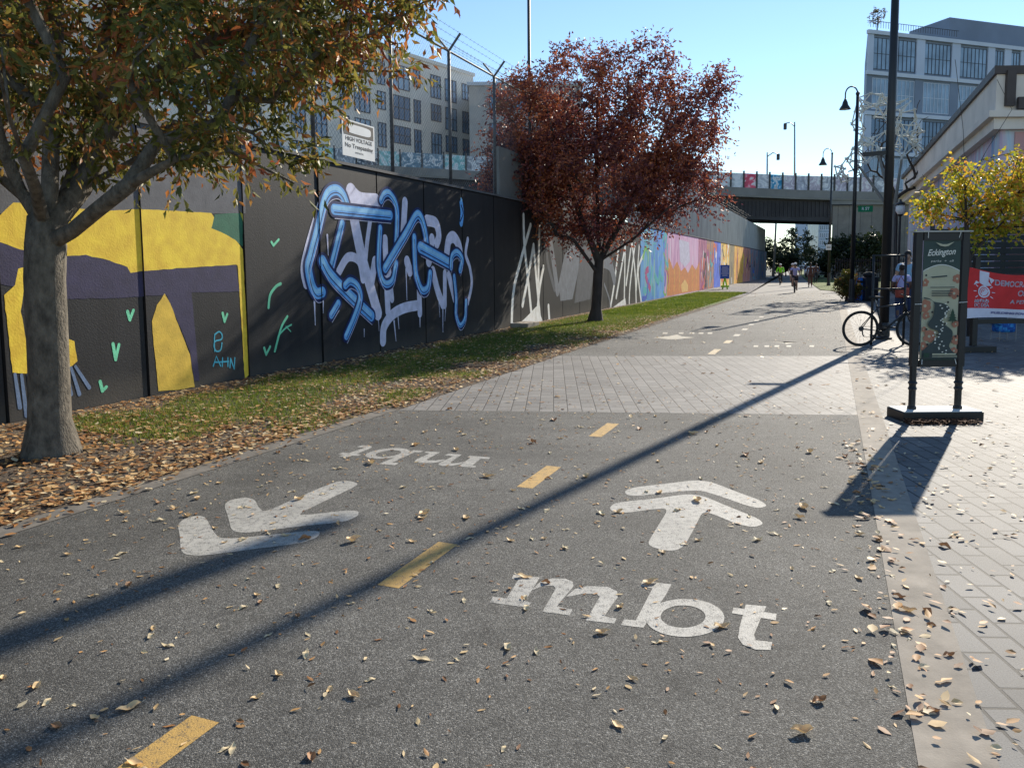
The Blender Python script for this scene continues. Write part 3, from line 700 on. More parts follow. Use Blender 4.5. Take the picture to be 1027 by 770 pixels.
def wood(nodes, par, r_trunk, tip=.005, e=2.3, flare=1.5, n0=10):
    n = len(nodes); kids = [[] for _ in range(n)]
    for i in range(n):
        if par[i] >= 0: kids[par[i]].append(i)
    acc = [0.0] * n
    for i in range(n - 1, -1, -1):
        acc[i] = 1.0 if not kids[i] else sum(acc[k] for k in kids[i])
    mx = acc[0]; ee = math.log(r_trunk / tip) / math.log(max(2, mx))
    rad = [max(tip * .8, (r_trunk + .055 * r_trunk) * (a / mx) ** .43 - .055 * r_trunk) for a in acc]
    mb = MB(); stack = [(0, None)]
    z0 = nodes[0][2]
    while stack:
        i, start = stack.pop(); pts = []; rs = []
        if start is not None: pts.append(nodes[start]); rs.append(min(rad[start], rad[i] * 1.25))
        while True:
            pts.append(nodes[i]); h = nodes[i][2] - z0
            rs.append(rad[i] * (1 + (flare - 1) * math.exp(-h / .16) if start is None else 1))
            if not kids[i]: break
            ks = sorted(kids[i], key=lambda k: -acc[k])
            for k in ks[1:]: stack.append((k, i))
            i = ks[0]
        m = n0 if rs[0] > .08 else (7 if rs[0] > .03 else 4)
        if len(pts) > 1: mb.tube([Vector(p) for p in pts], rs, m, cap=False)
    return mb

def leaves_mesh(rng, pos, dirs, L, Wd, droop=.0, curl=.25):
    "one bent diamond per leaf"
    n = len(pos); d = dirs / np.linalg.norm(dirs, axis=1, keepdims=True)
    d[:, 2] -= droop; d /= np.linalg.norm(d, axis=1, keepdims=True)
    r = rng.normal(size=(n, 3)); s = np.cross(d, r); s /= np.linalg.norm(s, axis=1, keepdims=True); nn = np.cross(s, d)
    sz = rng.uniform(.65, 1.25, size=(n, 1)); l = L * sz; w_ = Wd * sz
    v0 = pos; v1 = pos + d * l * .45 + s * w_ * .5 + nn * w_ * curl; v2 = pos + d * l - nn * l * .12; v3 = pos + d * l * .45 - s * w_ * .5 + nn * w_ * curl
    V = np.stack([v0, v1, v2, v3], 1).reshape(-1, 3); i = np.arange(n) * 4
    F = np.concatenate([np.stack([i, i + 1, i + 2], 1), np.stack([i, i + 2, i + 3], 1)])
    return V, F

def mesh_np(name, V, F, mat, parent=None):
    off = parent_off(parent); V = V - np.array(off)
    me = bpy.data.meshes.new(name); me.vertices.add(len(V)); me.vertices.foreach_set('co', V.ravel().astype(np.float32))
    nl = F.size; k = F.shape[1]; me.loops.add(nl); me.loops.foreach_set('vertex_index', F.ravel().astype(np.int32))
    me.polygons.add(len(F)); me.polygons.foreach_set('loop_start', np.arange(0, nl, k, dtype=np.int32))
    try: me.polygons.foreach_set('loop_total', np.full(len(F), k, dtype=np.int32))
    except Exception: pass
    me.update(calc_edges=True); me.validate(); me.materials.append(mat)
    o = bpy.data.objects.new(name, me); COL.objects.link(o)
    if parent is not None: o.parent = parent
    return o

def foliage(rng, nodes, par, tips, twigs=7, per=12, tl=.45, L=.07, Wd=.03, droop=.5, up=.1):
    P_, D_ = [], []
    T = np.array([nodes[i] for i in tips]); B = np.array([nodes[par[i]] for i in tips])
    for t, b in zip(T, B):
        ax = t - b; ax /= np.linalg.norm(ax) + 1e-9
        for _ in range(twigs):
            d = ax * .5 + rng.normal(size=3) * .75; d[2] += up; d /= np.linalg.norm(d)
            st = b + (t - b) * rng.uniform(.0, 1.1); ln = tl * rng.uniform(.5, 1.2)
            f = (np.arange(per) + rng.uniform(0, 1, per)) / per
            p = st + np.outer(f, d) * ln; p[:, 2] -= f ** 2 * ln * .25
            side = rng.normal(size=(per, 3)); P_.append(p + side * .012); D_.append(d * .55 + side * .75)
    return np.concatenate(P_), np.concatenate(D_)

def in_blobs(rng, blobs, N):
    out = []; vol = np.array([b[3] if len(b) > 3 else b[1][0] * b[1][1] * b[1][2] for b in blobs]); vol = vol / vol.sum()
    while len(out) < N:
        b = blobs[rng.choice(len(blobs), p=vol)]; d = rng.normal(size=3); d /= np.linalg.norm(d)
        out.append(np.array(b[0]) + np.array(b[1]) * d * rng.uniform(.25, 1) ** .5)
    return out

def tree(name, label, base, trunk, blobs, N, r_trunk, leafm, barkm, seed, leaf=(.07, .03), twigs=7, per=12, tl=.45, droop=.5, limbs=(), group=None, bf=.35, tip=.005, flare=1.5, cat='tree'):
    rng = np.random.default_rng(seed); t = thing(name, label, cat, base, group)
    nodes = [np.array(p, float) for p in trunk]; par = [i - 1 for i in range(len(trunk))]
    for lb in limbs:
        at = lb[0]; prev = at
        for p in lb[1:]:
            a = nodes[prev]; p = np.array(p, float); m = max(1, int(np.linalg.norm(p - a) / .4))
            for q in range(1, m + 1): nodes.append(a + (p - a) * q / m); par.append(prev); prev = len(nodes) - 1
    nodes, par, tips = grow(rng, nodes, par, in_blobs(rng, blobs, N), bf)
    wood(nodes, par, r_trunk, tip, flare=flare).build('trunk', barkm, t, smooth=True)
    if leafm is not None:
        pos, dirs = foliage(rng, nodes, par, tips, twigs, per, tl, leaf[0], leaf[1])
        V, F = leaves_mesh(rng, pos, dirs, leaf[0], leaf[1], droop)
        mesh_np('crown', V, F, leafm, t)
    return t

# near tree on the left
YL = 6.85
def q6(x, y, dy=0.0): p = dp(x, y, YL + dy); return (p.x, p.y, p.z)
b0 = q6(52, 455); b0 = (b0[0], b0[1], -.02)
trunk = [b0, q6(50, 420), q6(49, 370), q6(47, 320), q6(45, 280), q6(46, 245), q6(44, 225)]
limbs = [[6, q6(20, 190), q6(0, 140, -.2), q6(-20, 60, -.3), q6(-45, -80, -.4)],
         [6, q6(50, 190), q6(52, 120, .2), q6(58, 40, .5), q6(64, -90, .8)],
         [5, q6(62, 205, .2), q6(82, 150, .6), q6(98, 80, .9), q6(120, -50, 1.2)],
         [5, q6(72, 232, -.1), q6(96, 212, -.3), q6(130, 185, -.6), q6(175, 160, -.9)],
         [6, q6(80, 190, .3), q6(112, 125, .5), q6(165, 70, .6), q6(235, 30, .6), q6(315, 10, .5)],
         [6, q6(28, 200, .4), q6(-30, 150, 1.0), q6(-110, 80, 1.6)],
         [6, q6(36, 190, -.4), q6(10, 120, -1.2), q6(-10, 30, -1.9)]]
cz = lambda x, y, dy=0: q6(x, y, dy)
blobs = [(cz(30, -40, .3), (1.7, 1.9, 1.1), 2.2), (cz(210, 60, .0), (1.35, 1.5, .85)), (cz(330, 40, .3), (.85, 1.1, .65)), (cz(260, 140, -.2), (.85, .9, .38)), (cz(150, 130, .6), (.9, 1.0, .5), .14),
         (cz(200, -80, .3), (2.4, 1.8, 1.2)), (cz(-90, 70, .5), (1.3, 1.4, 1.1)), (cz(365, 95, .3), (.35, .5, .3), .35), (cz(190, 192, -.7), (.35, .25, .14), .14), (cz(400, 15, .2), (.45, .6, .35), .4), (cz(90, 60, -1.0), (.9, .6, .5), .12), (cz(80, 20, 1.8), (1.6, .6, .9)), (cz(300, 165, -.3), (.6, .6, .22), .2), (cz(235, 185, -.6), (.5, .4, .16), .14)]
tree('zelkova_tree', 'large near tree with olive and orange leaves and a pale grey trunk', b0, trunk, blobs, 390, .162, LEAF_TREE, M['bark'], 11, leaf=(.098, .036), twigs=8, per=11, tl=.42, droop=.8, limbs=limbs, flare=1.55)

# red tree
YR = 23.5
def q22(x, y, dy=0.0): p = dp(x, y, YR + dy); return (p.x, p.y, p.z)
b1 = q22(597, 322); b1 = (b1[0], b1[1], -.02)
trunk = [b1, q22(598, 310), q22(599, 295), q22(600, 275), q22(601, 262)]
limbs = [[4, q22(585, 225), q22(565, 170), q22(548, 110)], [4, q22(600, 225, .3), q22(598, 160, .5), q22(600, 80, .6)], [4, q22(622, 225), q22(650, 170), q22(675, 110)], [3, q22(575, 240, -.6), q22(540, 215, -1.4)], [4, q22(635, 240, -.5), q22(680, 200, -1)], [4, q22(612, 220, 1), q22(640, 150, 2)]]
blobs = [(q22(540, 135), (1.7, 2.0, 1.8)), (q22(575, 88), (1.35, 1.8, 1.15)), (q22(655, 130), (1.9, 2.1, 1.7)), (q22(602, 180), (2.7, 2.5, 1.6)), (q22(522, 185), (1.15, 1.5, 1.1)), (q22(680, 185), (1.45, 1.5, 1.0)), (q22(700, 110), (.8, 1, .8)), (q22(565, 50), (.55, .7, .7), .7), (q22(660, 75), (.7, .8, .6), .8), (q22(722, 88), (.35, .4, .4), .25), (q22(620, 232), (1.5, 1.4, .35), .8), (q22(700, 160), (.8, .9, .8)), (q22(548, 232), (.6, .8, .3), .3), (q22(610, 60), (.5, .5, .4), .3), (q22(640, 55), (1.2, .8, .7), .35), (q22(700, 85), (.9, .6, .7), .3), (q22(520, 90), (.7, .6, .8), .35), (q22(500, 200), (.5, .8, .8), .3)]
tree('zelkova_tree', 'rounded dark red autumn tree standing in the grass verge in front of the wall', b1, trunk, blobs, 700, .15, LEAF_RED, M['bark_dark'], 5, leaf=(.12, .052), twigs=10, per=10, tl=.72, droop=.45, limbs=limbs, flare=1.7, tip=.006)

# yellow tree behind the sign
YY = 17.5
def q17(x, y, dy=0.0): p = dp(x, y, YY + dy); return (p.x, p.y, p.z)
b2 = q17(974, 330); b2 = (b2[0], b2[1], -.02)
trunk = [b2, q17(973, 300), q17(971, 260), q17(969, 220), q17(968, 190)]
limbs = [[3, q17(945, 200), q17(925, 175)], [4, q17(966, 130), q17(958, 60)], [3, q17(1000, 205), q17(1040, 185)], [4, q17(990, 150), q17(1015, 110), q17(1000, 80)], [4, q17(985, 160), q17(1030, 150)]]
blobs = [(q17(1005, 215), (.85, .9, .42)), (q17(985, 190), (.6, .8, .45)), (q17(940, 208), (.42, .6, .35), .16), (q17(930, 190), (.2, .4, .3), .05), (q17(1045, 190), (.6, .8, .7)), (q17(1010, 165), (.5, .6, .45)), (q17(958, 170), (.35, .5, .3), .06), (q17(1000, 242), (.5, .5, .12), .08)]
tree('young_tree', 'small tree with yellow leaves and bare twigs behind the black sign board', b2, trunk, blobs, 190, .06, LEAF_YEL, M['bark_dark'], 8, leaf=(.095, .065), twigs=5, per=6, tl=.42, droop=.6, limbs=limbs, tip=.004)

# trees and bushes far along the trail, under and beside the bridge
def far_tree(x, yb, ytop, wpx, Y, label, seed, N=60, name='broadleaf_tree', mat=None, squash=1.0, leaf=.34, group=None):
    zt = dp(x, ytop, Y).z; X = dp(x, yb, Y).x; b = (X, Y, -.02); rx = wpx / FPX * Y / 2; zm = zt * .55
    trunk = [b, (X, Y, zt * .15), (X + .1, Y, zt * .3), (X, Y, zt * .45)]
    bl = [((X, Y, zt * .62), (rx, rx, zt * .38)), ((X - rx * .45, Y, zt * .45), (rx * .6, rx * .6, zt * .3)), ((X + rx * .45, Y - .4, zt * .42), (rx * .6, rx * .6, zt * .3))]
    return tree(name, label, b, trunk, bl, N, max(.06, zt * .02), mat or LEAF_DARK, M['bark_dark'], seed, leaf=(leaf, leaf * .55), twigs=7, per=8, tl=leaf * 3.2, droop=.2, group=group, tip=.02)
far_tree(775, 279, 236, 26, 128, 'dark bushy tree beside the end of the metal fence', 21)
far_tree(798, 278, 226, 30, 136, 'tall dark tree in the middle of the view under the bridge', 22)
far_tree(818, 277, 246, 26, 142, 'low dark tree below the pale towers under the bridge', 23)
far_tree(788, 277, 250, 22, 118, 'low dark thicket tree left of the cyclists', 24, 45)
far_tree(845, 276, 236, 30, 84, 'dark round tree in front of the stone abutment left of the lamp post', 25)
far_tree(872, 277, 232, 34, 80, 'dark spreading tree in front of the stone abutment right of the lamp post', 26)
far_tree(833, 277, 255, 16, 104, 'small dark tree behind the parked white car', 27, 35)
far_tree(849, 304, 271, 20, 35, 'reddish green rounded shrub beside the blue bin', 28, 60, 'shrub', LEAF_SHRUB, leaf=.10)['category'] = 'shrub'

# bare tree by the steel sculpture
Yb = 47.0
def q47(x, y, dy=0): p = dp(x, y, Yb + dy); return (p.x, p.y, p.z)
b3 = q47(897, 293); b3 = (b3[0], b3[1], -.02)
tree('bare_tree', 'leafless brown tree standing beside the stone abutment right of the tall pole', b3, [b3, q47(897, 260), q47(898, 225), q47(898, 200)],
     [(q47(905, 140), (2.2, 1.6, 2.6)), (q47(880, 150), (1.6, 1.2, 2.2)), (q47(925, 165), (1.2, 1.2, 1.5))], 90, .13, None, M['bark_dark'], 31, tip=.012)

# grass and fallen leaves on the verge
rng = np.random.default_rng(3)
M['grass'] = leafmat('grass', [(0, lin(56, 76, 26)), (.5, lin(100, 122, 42)), (.8, lin(146, 150, 64)), (1, lin(178, 160, 96))], .38, .8, .6)
def blades(n, f_s, f_t, hmin, hmax, wd):
    s = f_s(n); t = f_t(n, s); P0 = np.stack([s * DX + t * DY, s * DY - t * DX, np.full(n, -.004)], 1)
    h = rng.uniform(hmin, hmax, (n, 1)); a = rng.uniform(0, 6.283, n); sd = np.stack([np.cos(a), np.sin(a), np.zeros(n)], 1) * wd
    lean = rng.normal(size=(n, 3)) * .35; lean[:, 2] = 1
    V = np.stack([P0 - sd, P0 + sd, P0 + lean * h], 1).reshape(-1, 3); i = np.arange(n) * 3
    return V, np.stack([i, i + 1, i + 2], 1)
from mathutils import noise as mnoise
def patchy(s, t, sc=.9, off=0.0): return np.array([mnoise.noise(Vector((a * sc, b * sc, off))) for a, b in zip(s, t)])
def keep(Vs, n, per, mask): return Vs.reshape(n, per, 3)[mask].reshape(-1, 3)
n = 130000; s = 4.5 + 27 * rng.uniform(0, 1, n) ** 1.3
t = rng.uniform(-7.75, -4.75, n); cent = np.clip((np.abs(t + 6.55) - .6) / .5, 0, 1)
pn = patchy(s, t)
ok = (pn + .8 - cent * .8 + rng.normal(size=n) * .15 - np.where((s < 5.6), 1.2, 0) + .5 * np.clip((s - 12) / 10, 0, 1)) > .25
s, t = s[ok], t[ok]; n = len(s)
V, F = blades(n, lambda n: s, lambda n, s_: t, .02, .06, .0045); V1, F1 = V, F
n = 26000; s2 = 26 + 24 * rng.uniform(0, 1, n); t2 = rng.uniform(-7.7, -4.7, n)
lim = np.where(s2 > 40, -4.3, -4.35); s2, t2 = s2, t2; n = len(s2)
V2, F2 = blades(n, lambda n: s2, lambda n, s_: t2, .03, .07, .014)
g_ = mesh_np('grass', np.concatenate([V1, V2]), np.concatenate([F1, F2 + len(V1)]), M['grass']); tag(g_, 'short green grass along the verge between trail and wall', 'grass', kind='stuff')
lawn2 = sheet('verge_lawn', [tr(24, -7.7), tr(24, -4.75), gp(735, 300), tr(43, -7.7)], M['lawn'], -.001)
n = 26000; X = rng.uniform(13, 24, n); Y = rng.uniform(47, 90, n); X = Y * rng.uniform(.36, .42, n)
P0 = np.stack([X, Y, np.zeros(n)], 1); a = rng.uniform(0, 6.28, n); sd = np.stack([np.cos(a), np.sin(a), np.zeros(n)], 1) * .02
LF = [leafmat('fallen_tan', [(0, lin(170, 124, 80)), (.4, lin(216, 176, 122)), (.75, lin(236, 206, 156)), (1, lin(244, 228, 196))], .15, 2, .9, .6),
      leafmat('fallen_brown', [(0, lin(104, 74, 52)), (.5, lin(160, 116, 78)), (1, lin(206, 160, 112))], .15, 2, .9, .6),
      leafmat('fallen_pale', [(0, lin(190, 166, 124)), (.6, lin(222, 202, 162)), (1, lin(238, 226, 198))], .2, 2, .9, .6)]
LITTER = leafmat('fallen_mixed', [(0, lin(104, 70, 46)), (.3, lin(168, 118, 72)), (.6, lin(208, 162, 104)), (.85, lin(228, 200, 150)), (1, lin(236, 222, 190))], .2, 2, .9, .6)
def litter(s, t, L=.06, Wd=.034, z=.004, lift=.012):
    n = len(s); P0 = np.stack([s * DX + t * DY, s * DY - t * DX, z + rng.uniform(0, lift, n)], 1)
    a = rng.uniform(0, 6.283, n); d = np.stack([np.cos(a), np.sin(a), rng.normal(size=n) * .13], 1)
    d /= np.linalg.norm(d, axis=1, keepdims=True); upv = np.stack([rng.normal(size=n) * .16, rng.normal(size=n) * .16, np.ones(n)], 1)
    sd = np.cross(d, upv); sd /= np.linalg.norm(sd, axis=1, keepdims=True); nn = np.cross(sd, d)
    sz = rng.uniform(.45, 1.4, (n, 1)); l = L * sz; w_ = Wd * sz * rng.uniform(.6, 1.25, (n, 1)); c = rng.uniform(.0, .3, (n, 1))
    v0 = P0; ms = [P0 + d * l * f + sd * w_ * (k / 2) + nn * (w_ * c * abs(k) + l * (f - .5) ** 2 * .35) for f, k in ((.3, 1), (.7, .8), (.3, -1), (.7, -.8))]; v2 = P0 + d * l + nn * l * .12
    V = np.stack([v0, ms[0], ms[1], v2, ms[3], ms[2]], 1).reshape(-1, 3); i = np.arange(n) * 6
    return V, np.concatenate([np.stack([i, i + 1, i + 2], 1), np.stack([i, i + 2, i + 3], 1), np.stack([i, i + 3, i + 4], 1), np.stack([i, i + 4, i + 5], 1)])
parts = []
n = 900; s = 1.5 + 7 * rng.uniform(0, 1, n); t = TL - .1 + rng.normal(size=n) * .13; parts.append(litter(s, t, .058, .032, .004))
n = 34000; s = 1.5 + 30 * rng.uniform(0, 1, n) ** 1.4; t = np.where(s < 7.8, rng.uniform(-8.0, -4.85, n), rng.uniform(-8.0, -4.56, n))
edge = np.exp(-((t + 5.05) / .5) ** 2); wl = np.exp(-((t + 7.8) / .25) ** 2)
dens = np.clip(.16 + edge * 1.0 + wl * .8 + np.where(s < 6.8, .6, .3) + patchy(s, t, 1.1, 5) * .4 - .45 * np.clip((s - 16) / 10, 0, 1), .02, 1)
okm = rng.uniform(0, 1, n) < dens; parts.append(litter(s[okm], t[okm]))
n = 1500; s = 8 + 40 * rng.uniform(0, 1, n); t = rng.uniform(-4.5, 6, n); parts.append(litter(s, t, .065, .035))
n = 600; s = 1.5 + 8 * rng.uniform(0, 1, n); t = .32 + np.abs(rng.normal(size=n)) * 1.2; parts.append(litter(s, t, .04, .022))
n = 2200; s = 1.5 + 9 * rng.uniform(0, 1, n); t = rng.uniform(-4.6, .3, n); parts.append(litter(s, t, .034, .013, .002, .004))
n = 170; s = 1.2 + 6.5 * rng.uniform(0, 1, n); t = .30 + rng.normal(size=n) * .07; parts.append(litter(s, t, .055, .032))
o = 0; VV, FF = [], []
for V, F in parts: VV.append(V); FF.append(F + o); o += len(V)
tag(mesh_np('leaf_litter', np.concatenate(VV), np.concatenate(FF), LITTER), 'drifts of dry autumn leaves over the verge, trail and paving', 'leaf litter', kind='stuff')

# single fallen leaves near the camera
def leaf_mesh(name, mat, seed, shape):
    r = random.Random(seed); N = 9; vs = []; fs = []
    for i in range(N):
        u = i / (N - 1); wd = (math.sin(math.pi * u ** .8) ** .8) * shape[1] * (1 if 0 < i < N - 1 else .06)
        bendz = .013 * shape[2] * (u - .5) ** 2 + .004 * math.sin(u * 9 + seed); zc_ = bendz
        for k in (-1, -.5, 0, .5, 1):
            vs.append((shape[0] * (u - .5), wd * k / 2 * (1 + .1 * r.random()), zc_ + abs(k) ** 1.5 * wd * shape[3] * .6 + r.uniform(-.0012, .0012)))
    for i in range(N - 1):
        for k in range(4): a = i * 5 + k; fs.append((a, a + 1, a + 6, a + 5))
    zmin = min(v[2] for v in vs); vs = [(x, y, z - zmin) for x, y, z in vs]
    k = len(vs); x0 = -shape[0] / 2                                  # the stalk
    vs += [(x0, -.0012, vs[2][2]), (x0, .0012, vs[2][2]), (x0 - .012, .001, vs[2][2] + .006), (x0 - .012, -.001, vs[2][2] + .006)]; fs.append((k, k + 1, k + 2, k + 3))
    me = bpy.data.meshes.new(name); me.from_pydata(vs, [], fs); me.polygons.foreach_set('use_smooth', [True] * len(fs)); me.materials.append(mat); me.update(); return me
rr = random.Random(77)
kinds = [(LF[0], (.070, .030, 1.6, .35), 'curled tan fallen leaf'), (LF[0], (.074, .036, 2.6, .6), 'curled tan fallen leaf'), (LF[1], (.064, .030, 2.4, .6), 'crumpled brown fallen leaf'), (LF[1], (.072, .036, 1.2, .7), 'crumpled brown fallen leaf'),
         (LF[2], (.062, .020, .4, .15), 'flat pale fallen leaf'), (LF[2], (.066, .022, .8, .25), 'flat pale fallen leaf')]
lm = [leaf_mesh('fallen_leaf', k[0], i, k[1]) for i, k in enumerate(kinds)]
cnt = 0
while cnt < 298:
    if rr.random() < .8: s_, t_ = 1.7 + 6.8 * rr.random() ** 1.7, rr.uniform(-4.5, .3); where = 'on the dark asphalt trail'
    elif rr.random() < .6: s_, t_ = 1.2 + 6 * rr.random(), .30 + rr.gauss(0, .10); where = 'along the pale concrete band'
    else: s_, t_ = 1.2 + 6 * rr.random(), rr.uniform(.6, 2.6); where = 'on the right hand paving'
    if where.startswith('on the dark') and t_ > .22 or where.startswith('on the right') and t_ < .6: continue
    i = rr.choices(range(6), (6, 6, 2 if t_ < .1 else 5, 1 if t_ < .1 else 5, 8, 8))[0]
    o = bpy.data.objects.new('fallen_leaf', lm[i]); COL.objects.link(o)
    p = tr(s_, t_); o.location = (p.x, p.y, .001); o.rotation_euler = (rr.gauss(0, .06), rr.gauss(0, .06), rr.uniform(0, 6.28)); k = rr.choice((rr.uniform(.6, 1.0), rr.uniform(.8, 1.6))); o.scale = (k, k, k * rr.uniform(.7, 1.2))
    tag(o, kinds[i][2] + ' lying ' + where, 'leaf', kinds[i][2].replace('leaf', 'leaves') + ' ' + where); cnt += 1

# ------------------------------------------------------------------ buildings
M['facade_beige'] = surf('facade_beige', (.66, .62, .56, 1), .8, .1, .3, .05, 20)
M['facade_pale'] = surf('facade_pale', (.44, .52, .64, 1), .75, .08, .2, .05, 20)  # distance haze is put into this colour as a blue-grey cast
M['facade_dark'] = surf('facade_dark', (.17, .22, .30, 1), .7, .1, .2, .05, 20)  # tower wall, blued by the same painted-in haze
M['facade_grey'] = surf('facade_grey', (.38, .37, .36, 1), .8, .1, .3, .05, 20)
M['trim_pale'] = surf('trim_pale', (.50, .57, .66, 1), .7, .06, .3, 0)
M['frame_dark'] = surf('frame_dark', (.05, .06, .08, 1), .6, .1, 1, 0)
def glassmat(name, col, rough=.12):
    m, n, l, b = newmat(name); vec = coords(n, l); f = noise(n, l, vec, .35, 3)
    l.new(ramp(n, l, f, [(.3, tuple(c * .7 for c in col[:3]) + (1,)), (.7, tuple(c * 1.3 for c in col[:3]) + (1,))]), b.inputs['Base Color'])
    b.inputs['Roughness'].default_value = rough; b.inputs['Specular IOR Level'].default_value = .8; return m
M['glass'] = glassmat('glass', (.10, .17, .27, 1)); M['glass_pale'] = glassmat('glass_pale', (.20, .30, .42, 1), .2)  # lighter blue, with distance haze painted in for the tower

class Facade:
    "a wall plane: u metres along it, z up, d metres out"
    def __init__(self, origin, direction, normal): self.o = Vector(origin); self.u = Vector(direction).normalized(); self.n = Vector(normal).normalized()
    def p(self, u, z, d=0): return self.o + self.u * u + Vector((0, 0, z)) + self.n * d
    def slab(self, mb, u0, u1, z0, z1, d0, d1):
        vs = [self.p(u, z, d) for d in (d0, d1) for u, z in ((u0, z0), (u1, z0), (u1, z1), (u0, z1))]
        return mb.add(vs, [(3, 2, 1, 0), (4, 5, 6, 7), (0, 1, 5, 4), (1, 2, 6, 5), (2, 3, 7, 6), (3, 0, 4, 7)])
    def window(self, par, u0, u1, z0, z1, nm, glass, frame, bars=1, hbars=1, fw=.12):
        o = self.slab(MB(), u0, u1, z0, z1, -.2, .02).build('window', glass, par)
        mb = MB()
        for i in range(bars + 2):
            u = u0 + (u1 - u0) * i / (bars + 1); self.slab(mb, u - fw / 2, u + fw / 2, z0 - fw / 2, z1 + fw / 2, .023, .10)
        for i in range(hbars + 2):
            z = z0 + (z1 - z0) * i / (hbars + 1); self.slab(mb, u0 + fw * .55, u1 - fw * .55, z - fw / 2, z + fw / 2, .03, .075)
        mb.build('frame', frame, o); return o

# tall pale tower on the right
P0 = Vector((66.2, 150, 0)); ud = Vector((.944, .33, 0)); nd = Vector((.33, -.944, 0))
HT = dp(862, 30, 150).z
tw = thing('apartment_tower', 'tall pale grey blue apartment tower with banded windows and a dark rooftop box', 'building', P0)
F_ = Facade(P0, ud, nd); ln = 74
foot = [P0, P0 + ud * ln, P0 + ud * ln - nd * 26, P0 + Vector((11, 26, 0))]
MB().prism([(p.x, p.y) for p in foot], 0, HT).build('wall', M['facade_dark'], tw)
bands = []; zt = HT - .8; bh = 6.6
cols = [(1.2, 11.5), (13.5, 20.3), (22.4, 29.6), (31.4, 34.0), (35.8, 38.4), (40.2, 44.2), (46, 48.6), (50.6, 54.4), (56.4, 60), (62, 66), (68, 72)]
for bi in range(6):
    z1 = zt - bi * (bh + .7); z0 = z1 - bh
    if z0 < 1: break
    F_.slab(MB(), -.3, ln, z1, z1 + .7, .0, .55).build('cornice', M['trim_pale'], tw)
    pm = M['facade_pale'] if bi % 2 == 0 else M['facade_dark']
    prev = 0
    for (a, b) in cols:
        if bi < 4: F_.slab(MB(), prev, a, z0 + .003, z1 - .003, .0, .3 if bi % 2 == 0 else .12).build('pier', pm, tw)
        prev = b
    
    for (a, b) in cols:
        F_.window(tw, a + .15, b - .15, z0 + .5, z1 - .5, 'w', M['glass_pale'] if (bi + int(a)) % 3 else M['glass'], M['frame_dark'] if bi % 2 == 0 else M['trim_pale'], max(1, int((b - a) / 1.05)), 1, .10)
rb = MB(); F_.slab(rb, 24, 58, HT + .7, HT + 5.6, -14, -4); rb.build('roof_box', M['facade_dark'], tw)
rb = MB(); F_.slab(rb, 56, 72, HT + .7, HT + 3.6, -13, -5); rb.build('roof_box', M['facade_grey'], tw)
mb = MB()
for i in range(36): F_.slab(mb, 1 + i * .6, 1.06 + i * .6, HT + .7, HT + 1.8, -.5, -.44)
F_.slab(mb, .9, 22.6, HT + 1.8, HT + 1.88, -.52, -.42); mb.build('railing', M['dark_metal'], tw)
p = F_.p(4.5, HT + .7, -2.5)
rt = tree('roof_tree', 'small bare looking tree on the roof corner of the pale tower', (p.x, p.y, p.z), [(p.x, p.y, p.z), (p.x, p.y, p.z + .8), (p.x, p.y, p.z + 1.4)], [((p.x, p.y, p.z + 3), (1.6, 1.3, 1.7))], 26, .1, LEAF_SHRUB, M['bark_dark'], 44, leaf=(.28, .15), twigs=5, per=5, tl=.6, tip=.03)

# beige apartment building behind the wall
P1 = dp(477, 266, 130); P1.z = 0
ud = Vector((-math.sin(R(36)), -math.cos(R(36)), 0)); nd = Vector((math.cos(R(36)), -math.sin(R(36)), 0))
H1 = dp(477, 77, 130).z
ab = thing('apartment_building', 'beige apartment building with tall windows seen through the chain link fence', 'building', P1)
F_ = Facade(P1, ud, nd); ln = 66
foot = [P1, P1 + ud * ln, P1 + ud * ln - nd * 18, P1 - nd * 18]
MB().prism([(p.x, p.y) for p in foot], 0, H1).build('wall', M['facade_beige'], ab)
r_ = random.Random(4); u = 1.4; ci = 0
while u < ln - 3 and ci < 14:
    wd = (1.5, 2.6, 2.2, 1.4, 3.4, 1.5, 2.8)[ci % 7]
    for fl in range(7):
        z1 = H1 - 1.6 - fl * 4.3; hh = 3.3 if (ci + fl) % 3 else 2.4
        F_.window(ab, u, u + wd, z1 - hh, z1, 'w', M['glass'] if (ci * 3 + fl) % 4 else M['glass_pale'], M['frame_dark'], 1 if wd < 2 else 2, 1, .14)
    u += wd + (1.5, 1.1, 2.4, .9, 1.6)[ci % 5]; ci += 1
F_.slab(MB(), -.2, ln, H1, H1 + .5, -.5, .25).build('parapet', M['facade_beige'], ab)
F_.slab(MB(), 20.0, 44, H1 + .5, H1 + 4.5, -12, -3).build('roof_box', M['facade_grey'], ab)
P2 = dp(503, 266, 118); P2.z = 0; H2 = dp(500, 86, 118).z
gb = thing('grey_building', 'plain grey building end behind the red tree beside the beige apartments', 'building', P2)
foot = [P2, P2 + Vector((-4.5, 0, 0)), P2 + Vector((-4.5, 16, 0)), P2 + Vector((12, 16, 0)), P2 + Vector((12, 0, 0))]
MB().prism([(p.x, p.y) for p in foot], 0, H2).build('wall', M['facade_grey'], gb)
MB().prism([(P2.x - 4.8, P2.y - .3), (P2.x + 12.3, P2.y - .3), (P2.x + 12.3, P2.y + 16.3), (P2.x - 4.8, P2.y + 16.3)], H2, H2 + .5).build('parapet', M['trim_pale'], gb)
F_ = Facade(P2 + Vector((-4.5, 0, 0)), (1, 0, 0), (0, -1, 0))
for fl in range(6):
    for u in (3.0, 6.5, 10): F_.window(gb, u, u + 1.6, H2 - 3.5 - fl * 4, H2 - 1.4 - fl * 4, 'w', M['glass'], M['frame_dark'], 1, 0, .12)

